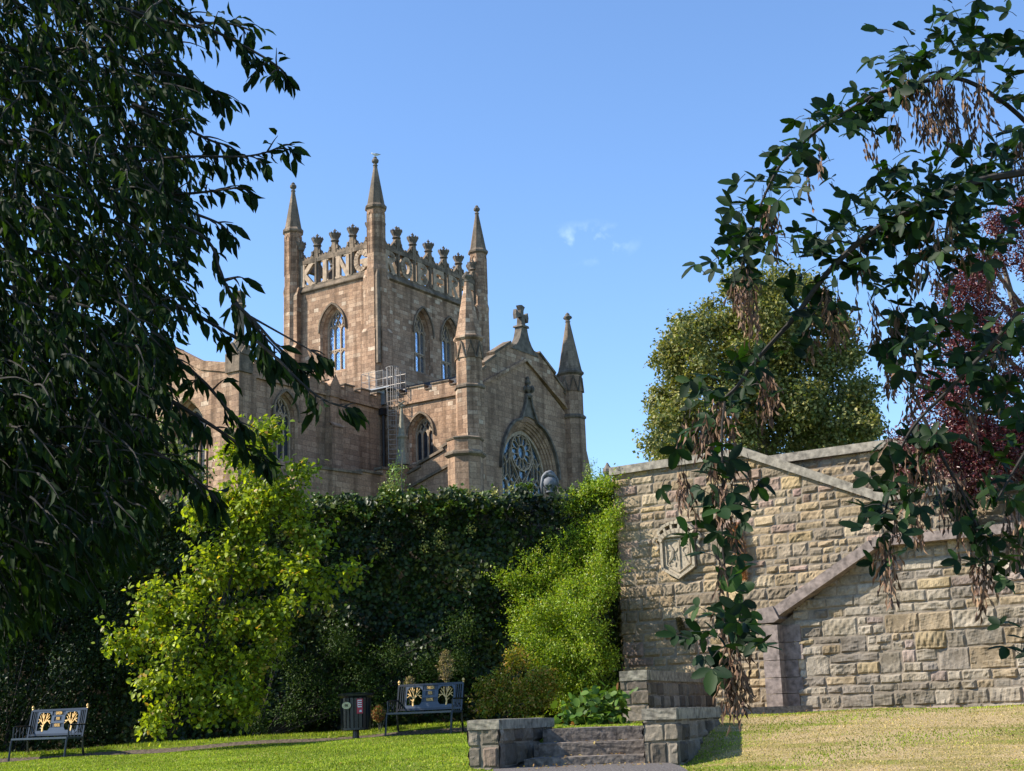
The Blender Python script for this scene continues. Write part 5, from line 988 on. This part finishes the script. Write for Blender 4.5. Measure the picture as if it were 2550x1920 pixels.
# ---- rusty dead plant and small weed on the crest wall
def wall_weed(t, z0, z1, w_, cols, label, name):
    p = FA.p(t, z0, .1); root = plant(name, tuple(p), label, 'plant'); n = 3600; u = rng.uniform(0, 1, n); rr = w_ * (.35 + .65 * np.sin(np.clip(1 - u, 0, 1) * 2.6)) * rng.random(n) ** .5; a = rng.uniform(0, 6.28, n)
    s_ = np.array(FA.s[:]); n_ = np.array(FA.n[:]); pos = s_ * (rr * np.cos(a))[:, None] + n_ * (np.abs(rr * np.sin(a)) * .9)[:, None] + np.array([0, 0, 1]) * ((z1 - z0) * (1 - u))[:, None] + s_ * (.12 * (u))[:, None]
    leaves('foliage', pos, rdir(n) + [0, 0, -.6], rdir(n), rng.uniform(.02, .045, n), .016, pal(n, cols), leaf_mat(name + '_leaf', 1, .25, .6, .2), root)
    s = MB(); s.tube([tuple(FA.s * .12 - FA.n * .05), tuple(FA.s * .06 + Vector((0, 0, (z1 - z0) * .5))), (0, 0, (z1 - z0))], .012, 5); s.o('stem', 'barkl', root)
wall_weed(2.78, 2.6, 3.75, .15, [(.42, .17, .05), (.30, .11, .035), (.5, .26, .1)], 'rust-brown dead plant hanging on the crest wall right of the crest', 'dead_plant')
wall_weed(1.38, 1.45, 1.95, .07, [(.06, .06, .02), (.1, .07, .03)], 'small dark withered weed rooted low in the crest wall', 'wall_weed')

# ---- lime tree behind the wall
def clumps_from(region, Y, ry, n, r0, r1):
    out = []
    for _ in range(n):
        while True:
            px, py = rng.uniform(min(p[0] for p in region), max(p[0] for p in region)), rng.uniform(min(p[1] for p in region), max(p[1] for p in region))
            if inside(region, px, py): break
        r = rng.uniform(r0, r1); out.append(cl(px, py, Y + rng.uniform(-ry, ry), r, r, r * .8))
    return out
reg = [(1640, 1140), (1600, 1085), (1670, 960), (1650, 860), (1740, 770), (1810, 720), (1890, 670), (1985, 670), (2070, 750), (2110, 830), (2150, 900), (2170, 980), (2190, 1060), (2130, 1110), (2000, 1200), (1800, 1200)]
lc_ = clumps_from(reg, 52, 3.2, 190, 24, 50)
tb_ = P(1900, 1250, 52)
trunk = [([(tb_.x, tb_.y, 4.3), (tb_.x + .1, tb_.y, 8), (tb_.x, tb_.y, 12), (tb_.x, tb_.y, 16)], [.5, .4, .25, .08])] + [([(tb_.x, tb_.y, 6 + k), (tb_.x + math.cos(k * 2.2) * 1.8, tb_.y + math.sin(k * 2.2) * 1.8, 8 + k * 1.1), (tb_.x + math.cos(k * 2.2) * 3.2, tb_.y + math.sin(k * 2.2) * 3, 9.5 + k * 1.2)], [.2, .12, .04]) for k in range(6)]
shrub('lime_tree', 'broad round-headed lime tree with golden green leaves beyond the wall', lc_, 105000, (.11, .19), .75, [(.14, .165, .045), (.23, .22, .07), (.31, .27, .10), (.07, .10, .03)], [.33, .29, .16, .22], leaf_mat('lime_leaf', 1, .28, .5, .25), tuft=.38, per=16, bias=.42, cat='tree', trunk=trunk, droop=.3)
# ---- purple tree at right
reg = [(2230, 1180), (2200, 1060), (2240, 980), (2300, 900), (2330, 820), (2340, 720), (2400, 620), (2480, 520), (2640, 480), (2760, 700), (2760, 1000), (2640, 1240), (2500, 1270), (2380, 1260), (2330, 1200)]
pc_ = clumps_from(reg, 26.2, .5, 60, 28, 58) + clumps_from([(2350, 640), (2450, 560), (2600, 520), (2600, 900), (2400, 900)], 26.3, .5, 24, 26, 46) + clumps_from([(2330, 1000), (2420, 930), (2560, 900), (2600, 1200), (2480, 1270), (2390, 1240), (2320, 1160)], 25.9, .35, 26, 26, 48)
tb_ = P(2640, 1250, 28.2)
shrub('purple_tree', 'purple-leaved plum tree leaning over the upper wall at the right edge', pc_, 60000, (.05, .09), .5, [(.085, .020, .024), (.125, .032, .034), (.19, .065, .055), (.05, .014, .018), (.11, .07, .025)], [.35, .25, .18, .17, .05], leaf_mat('purple_leaf', 1, .2, .35, .5, (1.5, .6, .7)), tuft=.2, per=12, cat='tree', trunk=[([(tb_.x + 1, 28.6, 4), (tb_.x, 28.2, 6), (tb_.x - .6, 27.8, 8), (tb_.x - .9, 27.6, 9.6)], [.16, .12, .07, .02])] + [([(tb_.x, 28.2, 5.6 + k * .5), (tb_.x - 1.0, 27.5, 6.2 + k * .6), (tb_.x - 2.0 + k * .1, 27.2, 6.4 + k * .75)], [.06, .04, .012]) for k in range(5)], shoots=50, shoot_len=.35)
# ---- background trees at left seen through the cherry
reg = [(-200, 1400), (-200, 600), (60, 640), (150, 760), (330, 860), (440, 960), (470, 1100), (480, 1250)]
shrub('broadleaf_tree', 'mid-green broadleaf tree beyond the wall at the far left, behind the dark branches', clumps_from(reg, 44, 2.5, 50, 45, 80), 26000, (.10, .17), .7, [(.06, .10, .018), (.10, .14, .025), (.16, .18, .035)], None, leaf_mat('broadleaf', 1, .25, .5, .3), tuft=.4, per=18, cat='tree', trunk=[([(-14.5, 44, 4.3), (-14.6, 44, 9), (-14.4, 44, 14)], [.4, .3, .1])])

# ================================================================== FOREGROUND BRANCHES
def tube_pts(m, pts, r0, r1, n=6):
    k = len(pts); m.tube(pts, [r0 + (r1 - r0) * i / (k - 1) for i in range(k)], n)
def resample(pts, step):
    pts = [Vector(p) for p in pts]; out = [pts[0]]; 
    for a, b in zip(pts[:-1], pts[1:]):
        n = max(1, int((b - a).length / step))
        for i in range(1, n + 1): out.append(a.lerp(b, i / n))
    return out
def smooth_line(pts, it=2):
    pts = [Vector(p) for p in pts]
    for _ in range(it):
        q = [pts[0]]
        for a, b in zip(pts[:-1], pts[1:]): q += [a.lerp(b, .25), a.lerp(b, .75)]
        pts = q + [pts[-1]]
    return pts
def cherry():
    root = empty('cherry_tree', (-4.6, 7.6, -1.2), 'large dark cherry tree with long drooping leaves filling the left side', 'tree'); O = Vector(root.location)
    wood = MB(); pos, tan, nor, Ls = [], [], [], []
    def twig(start, d, length, nl, lf=1.0):
        p = Vector(start); d = Vector(d).normalized(); pts = [p.copy()]; n = 7
        for i in range(n): d = (d + Vector((0, 0, -.10)) + Vector(rng.normal(0, .07, 3))).normalized(); p = p + d * length / n; pts.append(p.copy())
        wood.tube([q - O for q in pts], [.006 - .0045 * i / n for i in range(n + 1)], 4, False)
        for i in range(nl):
            u = (i + .6) / nl * n; k = min(int(u), n - 1); q = pts[k].lerp(pts[k + 1], u - k); dd = (pts[k + 1] - pts[k]).normalized()
            side = dd.cross(Vector((0, 0, 1))); side = side.normalized() if side.length > .1 else Vector((1, 0, 0)); s = 1 if i % 2 else -1
            t = (dd * .55 + side * s * rng.uniform(.1, .6) + Vector((0, 0, -1)) * rng.uniform(.15, 1.15) + Vector(rng.normal(0, .22, 3))).normalized()
            q2 = q + t * .015; pos.append(tuple(q2 - O)); tan.append(tuple(t)); nn = (side * s * .3 + Vector((0, 0, .5)) + Vector(rng.normal(0, .55, 3))); nor.append(tuple(nn)); Ls.append(lf * rng.uniform(.075, .115))
    def along(pts, ntw, ln=.28, nl=7, r0=.012, r1=.004, side_dir=None, lf=1.0):
        sp = smooth_line(pts, 2); tube_pts(wood, [q - O for q in sp], r0, r1, 5); rs = resample(sp, .04)
        for k in range(ntw):
            i = int((k + .5) / ntw * (len(rs) - 1)); d = (rs[min(i + 2, len(rs) - 1)] - rs[max(0, i - 2)]).normalized(); twig(rs[i], d * .8 + Vector(rng.normal(0, .5, 3)), ln * rng.uniform(.4, 1.2), max(2, int(nl * rng.uniform(.6, 1.2))), lf)
        twig(rs[-1], (rs[-1] - rs[-3]), ln * .6, nl, lf)
    # protruding branches
    def L3(l, Y): return [P(a, b, Y) for a, b in l]
    along(L3([(300, 20), (430, 60), (520, 70), (600, 110), (670, 150), (700, 172)], 6.4), 20, .16, 6)
    along(L3([(440, 20), (500, 60), (560, 55), (610, 70)], 6.6), 10, .12, 5)
    along(L3([(380, 180), (470, 190), (540, 230)], 6.5), 12, .16, 6); along(L3([(330, 260), (430, 300), (520, 350), (560, 360)], 6.6), 12, .16, 6)
    along(L3([(350, 400), (480, 388), (600, 392), (660, 382), (705, 362)], 6.5), 16, .10, 4, .009, .003); along(L3([(300, 470), (420, 486), (500, 480), (590, 468)], 6.6), 14, .12, 5)
    along(L3([(360, 520), (450, 520), (520, 545), (545, 555)], 6.5), 10, .14, 5)
    along(L3([(450, 560), (530, 600), (550, 690), (600, 770), (650, 830), (690, 870)], 6.2), 9, .14, 5, .009, .004); along(L3([(552, 700), (590, 690)], 6.2), 2, .06, 3)
    along(L3([(585, 756), (628, 792), (680, 852), (715, 885), (735, 905)], 6.1), 12, .10, 5, .009, .004); along(L3([(625, 789), (714, 839), (775, 873)], 6.1), 0, .1, 4, .006, .003); along(L3([(765, 868), (790, 880)], 6.1), 3, .07, 4, .004, .002)
    along(L3([(640, 850), (697, 898), (747, 951), (790, 987), (833, 1008), (862, 1014)], 6.0), 11, .07, 4, .008, .003, lf=1.05); along(L3([(440, 760), (520, 800), (600, 850), (650, 880)], 6.3), 8, .12, 5)
    along(L3([(420, 880), (510, 950), (560, 1010), (590, 1050)], 6.3), 9, .13, 5); along(L3([(430, 1000), (530, 1060), (600, 1110), (640, 1130)], 6.4), 12, .13, 6); along(L3([(380, 1120), (470, 1180), (530, 1230)], 6.4), 12, .15, 6)
    # crown mass
    bnd = [(-400, 1640), (-100, 1580), (60, 1510), (180, 1430), (300, 1350), (370, 1270), (390, 1180), (400, 1080), (410, 1000), (420, 930), (430, 860), (440, 800), (460, 690), (460, 610), (500, 540), (460, 470), (500, 400), (470, 330), (500, 260), (480, 170), (460, 90), (450, 0), (430, -150), (380, -300), (-400, -300)]
    for k in range(5400):
        for _ in range(50):
            px, py = rng.uniform(-380, 560), rng.uniform(-280, 1680)
            if inside(bnd, px + 35, py): break
        edge = (px > 300); Y = rng.uniform(5.9, 9.0)
        if py < 800 and rng.random() < .40: continue
        twig(P(px, py, Y), (rng.uniform(-.1, 1), rng.normal(0, .5), rng.uniform(-.6, .15)), rng.uniform(.12, .28), int(rng.integers(6, 11)), .86 if Y < 7.5 else 1.0)
    # limbs and trunk outside the left edge
    tr0 = Vector((-4.6, 7.6, -1.3)); main = smooth_line([tr0, (-4.5, 7.6, .3), (-4.3, 7.5, 1.6), (-4.0, 7.3, 3.2), (-3.8, 7.3, 5.0)], 2); tube_pts(wood, [q - O for q in main], .2, .08, 8)
    for (zz, e) in ((.9, (-2.5, 7.6, .7)), (1.6, (-2.2, 7.0, 1.4)), (2.2, (-2.1, 6.8, 2.1)), (2.9, (-2.1, 7.0, 3.0)), (3.2, (-2.2, 7.3, 3.8)), (1.2, (-2.9, 8.3, .9)), (2.5, (-2.6, 8.0, 2.9))):
        sp = smooth_line([(-4.3, 7.5, zz), ((-4.3 + e[0]) / 2, (7.5 + e[1]) / 2, (zz + e[2]) / 2 + .35), e], 2); tube_pts(wood, [Vector(q) - O for q in sp], .035, .004, 6)
    wood.o('branches', 'bark', root); N = len(pos); L = np.array(Ls)
    leaves('foliage', np.array(pos), np.array(tan), np.array(nor), L, L * rng.uniform(.26, .36, N), pal(N, [(.010, .022, .009), (.017, .034, .010), (.032, .058, .012)], [.55, .33, .12]), leaf_mat('cherry_leaf', 1, .3, .6, .07, (1.4, 1.6, .25)), root, 'full')
    print('cherry leaves', N)
cherry()

def laburnum():
    root = empty('laburnum_tree', (3.5, 5.4, -1.3), 'dark laburnum branches with hanging brown seed pods arching in from the right', 'tree'); O = Vector(root.location)
    wood = MB(); pos, tan, nor, Ls, Ws = [], [], [], [], []; pp, pt, pn, pL = [], [], [], []
    def tri(q, size=1.0, d0=None):
        d = Vector(rng.normal(0, 1, 3)); d.z = d.z * .6 - .15
        if d0 is not None: d = d * .6 + Vector(d0) * .9
        d.normalize(); pl = rng.uniform(.03, .06); e = q + d * pl; wood.tube([q - O, (q + e) / 2 + Vector((0, 0, .004)) - O, e - O], .0013, 3, False)
        nrm = (Vector(rng.normal(0, .5, 3)) + Vector((0, -.45, .5))).normalized(); f = (d * .7 + Vector((0, 0, -.35)) + Vector(rng.normal(0, .25, 3))); f = (f - nrm * f.dot(nrm)).normalized(); s = nrm.cross(f)
        L0 = rng.uniform(.045, .072) * size
        for a, k in ((0, 1.08), (68, .9), (-68, .9)):
            t = f * math.cos(R(a)) + s * math.sin(R(a)); pos.append(tuple(e - O)); tan.append(tuple(t)); nor.append(tuple(nrm + Vector(rng.normal(0, .22, 3)))); Ls.append(L0 * k); Ws.append(L0 * k * rng.uniform(.44, .56))
    def pods(q, ln=.2, n=12, spread=.02):
        n = max(5, int(n * .62)); pts = [q]; 
        for i in range(5): pts.append(pts[-1] + Vector((rng.normal(0, .006), rng.normal(0, .006), -ln / 5)))
        wood.tube([a - O for a in pts], .0012, 3, False)
        for i in range(n):
            u = (.15 + .85 * rng.random()) * 5; k = min(4, int(u)); a = pts[k].lerp(pts[k + 1], u - k) + Vector(rng.normal(0, spread * .3, 3)); t = Vector((rng.normal(0, .28), rng.normal(0, .28), -1)).normalized()
            l_ = rng.uniform(.05, .078); side = Vector(rng.normal(0, 1, 3)); a2 = a + t * l_ * .5 + side * .003
            for (aa, tt) in ((a, (a2 - a)), (a2, t * l_ * .55 - side * .003)): pp.append(tuple(aa - O)); pt.append(tuple(tt)); pn.append(tuple(side)); pL.append(l_ * .58)
    def branch(pts, Y, r0, r1, nleaf, pod=(), size=1.0, spread=.03):
        p3 = smooth_line([P(a, b, Y if not hasattr(Y, '__len__') else Y[0] + (Y[1] - Y[0]) * i / (len(pts) - 1)) for i, (a, b) in enumerate(pts)], 2)
        tube_pts(wood, [q - O for q in p3], r0, r1, 6); rs = resample(p3, .015)
        for k in range(nleaf):
            q = rs[int(rng.random() * (len(rs) - 1))]; tri(q + Vector(rng.normal(0, spread, 3)), size)
        for _ in range(pod if isinstance(pod, int) else 0): pods(rs[int(rng.random() * (len(rs) - 1))] + Vector((0, 0, -.02)), rng.uniform(.10, .2), int(rng.integers(8, 15)))
        return rs
    def cluster(px, py, Y, n, sx, sy, size=1.0):
        n = max(1, int(round(n * (.80 if n > 9 else .95))))
        for _ in range(n):
            q = P(px + rng.normal(0, sx), py + rng.normal(0, sy), Y + rng.normal(0, .12)); tri(q, size)
    def podc(px, py, Y, n, sx, ln=.2, cnt=12):
        for _ in range(max(1, int(n * .75))): pods(P(px + rng.normal(0, sx), py + rng.normal(0, 6), Y + rng.normal(0, .04)), ln * rng.uniform(.7, 1.15), cnt)
    Y = 4.5
    # upper arch
    branch([(2620, 380), (2545, 290), (2455, 222), (2380, 190), (2310, 200), (2190, 228), (2130, 265), (2050, 312), (1995, 360), (1945, 405), (1917, 457), (1890, 520), (1862, 600), (1845, 672)], Y, .009, .003, 40, 0, 1, .014)
    for (a, b, n, sx, sy) in ((2360, 30, 9, 22, 25), (2370, 80, 8, 30, 15), (2260, 110, 10, 32, 22), (2350, 130, 12, 45, 20), (2440, 130, 9, 30, 20), (2520, 120, 9, 30, 30), (2535, 70, 3, 12, 12), (2220, 160, 9, 20, 18), (2190, 235, 8, 28, 14), (2090, 300, 5, 16, 14), (2005, 285, 4, 14, 14), (1945, 370, 5, 16, 14), (1880, 445, 4, 14, 8), (1970, 440, 3, 10, 14), (1880, 530, 8, 30, 18), (1830, 560, 6, 15, 20), (1800, 640, 8, 22, 24), (1850, 610, 7, 26, 18), (1900, 600, 5, 24, 20), (1950, 580, 3, 10, 14), (1820, 700, 6, 20, 18), (2140, 310, 4, 14, 12), (2160, 250, 4, 14, 10), (2215, 275, 3, 10, 8), (2070, 400, 2, 8, 8), (1970, 470, 2, 6, 6), (2120, 335, 2, 6, 6)): cluster(a, b, Y, n, sx, sy)
    for (a, b, n, sx, ln, c_) in ((2340, 170, 26, 40, .25, 15), (2280, 175, 10, 14, .25, 14), (2415, 180, 10, 18, .2, 12), (2160, 290, 3, 8, .16, 12), (2235, 305, 2, 6, .09, 8), (2010, 395, 2, 6, .2, 9), (2025, 340, 2, 4, .13, 7), (1905, 470, 8, 8, .23, 14), (1850, 640, 11, 12, .24, 14), (1835, 690, 5, 8, .15, 12)): podc(a, b, Y, n, sx, ln, c_)
    # middle bough sweeping down to the left
    branch([(2680, 400), (2550, 430), (2435, 447), (2330, 500), (2250, 532), (2175, 575), (2118, 620), (2056, 682), (2008, 750), (1980, 790), (1930, 845), (1875, 905), (1840, 960), (1805, 992), (1770, 1020), (1735, 1075)], (4.3, 4.6), .014, .004, 60, 6, 1, .025)
    for (a, b, n, sx, sy) in ((2230, 420, 10, 26, 16), (2330, 410, 10, 40, 20), (2440, 400, 14, 40, 24), (2520, 330, 14, 26, 30), (2520, 230, 10, 24, 30), (2180, 460, 10, 30, 22), (2130, 540, 10, 26, 20), (2080, 580, 10, 30, 16), (2040, 610, 5, 20, 16), (2250, 500, 20, 60, 30), (2380, 480, 24, 60, 30), (2490, 500, 22, 45, 30), (2220, 600, 20, 50, 34), (2340, 590, 24, 60, 34), (2440, 600, 20, 50, 30), (2140, 660, 14, 34, 26), (2230, 690, 12, 46, 22), (2330, 670, 10, 40, 20), (2020, 720, 8, 34, 26), (1990, 640, 3, 14, 12), (2280, 770, 10, 30, 28), (2210, 800, 12, 34, 34), (2260, 850, 14, 40, 24), (2340, 850, 16, 44, 26), (2420, 830, 13, 40, 34), (2500, 820, 13, 34, 40), (2470, 920, 9, 40, 30), (2530, 940, 9, 22, 40), (2400, 930, 5, 30, 24), (2350, 960, 5, 24, 24), (2270, 930, 6, 24, 22), (1930, 860, 4, 20, 12), (1850, 880, 5, 24, 16), (1780, 950, 5, 28, 16), (1850, 985, 5, 26, 14), (1740, 975, 5, 20, 12), (1710, 1060, 4, 18, 16), (1790, 1030, 5, 24, 16), (2070, 460, 2, 8, 6), (2110, 500, 2, 8, 8)): cluster(a, b, Y, n, sx, sy)
    for (a, b, n, sx, ln, c_) in ((2150, 560, 5, 18, .14, 11), (2200, 520, 5, 14, .13, 11), (2290, 580, 7, 16, .18, 12), (2370, 560, 5, 18, .14, 10), (2455, 600, 5, 10, .14, 10), (2510, 330, 9, 16, .2, 12), (2050, 700, 11, 22, .20, 13), (2130, 720, 7, 22, .18, 12), (2230, 740, 5, 16, .13, 10), (2350, 700, 2, 5, .13, 7), (2275, 820, 5, 8, .22, 12), (2205, 850, 10, 10, .18, 13), (1905, 890, 9, 12, .2, 13), (1740, 1010, 8, 28, .16, 11), (1800, 980, 7, 18, .18, 12), (2400, 950, 6, 20, .16, 11), (2270, 910, 5, 12, .2, 12), (2480, 860, 5, 20, .16, 11)): podc(a, b, Y, n, sx, ln, c_)
    # hanging strand in front of the crest wall
    branch([(1805, 1000), (1796, 1080), (1800, 1180), (1802, 1260), (1796, 1340), (1806, 1420), (1815, 1500), (1822, 1580), (1815, 1640), (1822, 1710)], 4.4, .004, .002, 16, 4, 1.0, .012)
    for (a, b, n, sx, sy) in ((1665, 1195, 1, 4, 4), (1740, 1200, 3, 14, 10), (1860, 1195, 3, 12, 10), (1800, 1150, 5, 22, 20), (1790, 1240, 4, 18, 16), (1870, 1325, 2, 8, 8), (1770, 1330, 4, 14, 16), (1790, 1400, 5, 18, 18), (1850, 1470, 4, 18, 18), (1800, 1540, 7, 30, 22), (1740, 1600, 5, 16, 18), (1770, 1640, 5, 18, 16), (1880, 1580, 3, 14, 14), (1840, 1540, 5, 20, 20)): cluster(a, b, 4.4, n, sx, sy, 1.1)
    for (a, b, n, sx, ln, c_) in ((1695, 1150, 5, 8, .17, 13), (1790, 1180, 6, 16, .16, 12), (1820, 1250, 5, 12, .16, 11), (1790, 1350, 2, 8, .18, 12), (1795, 1450, 3, 10, .18, 12), (1830, 1560, 8, 12, .2, 14), (1820, 1640, 8, 10, .15, 12), (1850, 1130, 3, 14, .13, 9), (1770, 1130, 4, 10, .14, 10)): podc(a, b, 4.4, n, sx, ln, c_)
    # lower right sprays
    branch([(2680, 640), (2540, 770), (2470, 860), (2400, 930), (2350, 985), (2280, 1050), (2235, 1130), (2215, 1220), (2200, 1300)], (4.2, 4.5),   .009, .003, 20, 4, 1, .03); branch([(2300, 1040), (2340, 1130), (2400, 1230), (2440, 1330), (2470, 1400)], 4.4, .006, .003, 14, 3, 1, .025); branch([(2700, 1000), (2580, 1080), (2520, 1180), (2480, 1250)], 4.3, .008, .003, 10, 2, 1, .03)
    for (a, b, n, sx, sy) in ((2240, 1120, 8, 34, 24), (2200, 1200, 10, 32, 24), (2150, 1290, 4, 18, 16), (2230, 1260, 12, 32, 28), (2210, 1350, 7, 20, 24), (2300, 1100, 5, 22, 24), (2290, 1200, 4, 24, 20), (2350, 1290, 6, 26, 24), (2440, 1240, 7, 26, 24), (2480, 1340, 7, 22, 22), (2440, 1380, 5, 20, 20), (2530, 1200, 12, 22, 40), (2535, 1100, 8, 16, 34), (2530, 1350, 4, 12, 20), (2540, 1440, 4, 10, 16), (2520, 1560, 3, 12, 10), (2535, 1630, 4, 8, 20), (2520, 1030, 5, 20, 24)): cluster(a, b, 4.4, n, sx, sy)
    for (a, b, n, sx, ln, c_) in ((2290, 1080, 7, 18, .2, 12), (2350, 1150, 6, 20, .18, 12), (2200, 1320, 7, 12, .18, 12), (2250, 1200, 6, 16, .18, 12), (2435, 1330, 7, 10, .22, 13), (2500, 1280, 4, 10, .18, 10), (2380, 1180, 4, 16, .2, 11), (2230, 1060, 4, 12, .2, 11), (2540, 1240, 3, 8, .18, 10)): podc(a, b, 4.4, n, sx, ln, c_)
    tr = smooth_line([(3.5, 5.4, -1.4), (3.45, 5.3, .2), (3.3, 5.1, 1.2), (3.1, 4.9, 2.1), (2.9, 4.8, 2.7)], 2); tube_pts(wood, [Vector(q) - O for q in tr], .07, .02, 8)
    for _ in range(260):
        q = Vector((rng.uniform(1.95, 4.2), rng.uniform(4.2, 6.0), rng.uniform(.2, 3.3)))
        if q.x / q.y > .40: tri(q, 1.1)
    for (px, py, Yb, z) in ((2620, 380, 4.5, 2.0), (2680, 400, 4.3, 1.6), (2700, 700, 4.2, 1.2), (2700, 1000, 4.3, .8)): e = P(px, py, Yb); t0 = Vector((3.3, 5.1, z - .3)); tube_pts(wood, [t0 - O, (t0 + e) / 2 + Vector((0, 0, .06)) - O, e - O], .03, .010, 6)
    wood.o('branches', 'bark', root); N = len(pos)
    leaves('foliage', np.array(pos), np.array(tan), np.array(nor), np.array(Ls), np.array(Ws), pal(N, [(.009, .022, .009), (.014, .034, .010), (.030, .062, .014)], [.5, .35, .15]), leaf_mat('laburnum_leaf', 1, .3, .55, .16, (1.1, 1.6, .3)), root, 'oval')
    N2 = len(pp); leaves('seed_pods', np.array(pp), np.array(pt), np.array(pn), np.array(pL), .0105, pal(N2, [(.17, .10, .065), (.25, .16, .10), (.10, .06, .045)]), leaf_mat('dry_pod', 1, .15, .7, .2, (1.2, 1, .8)), root, 'dia'); print('laburnum', N, N2)
laburnum()
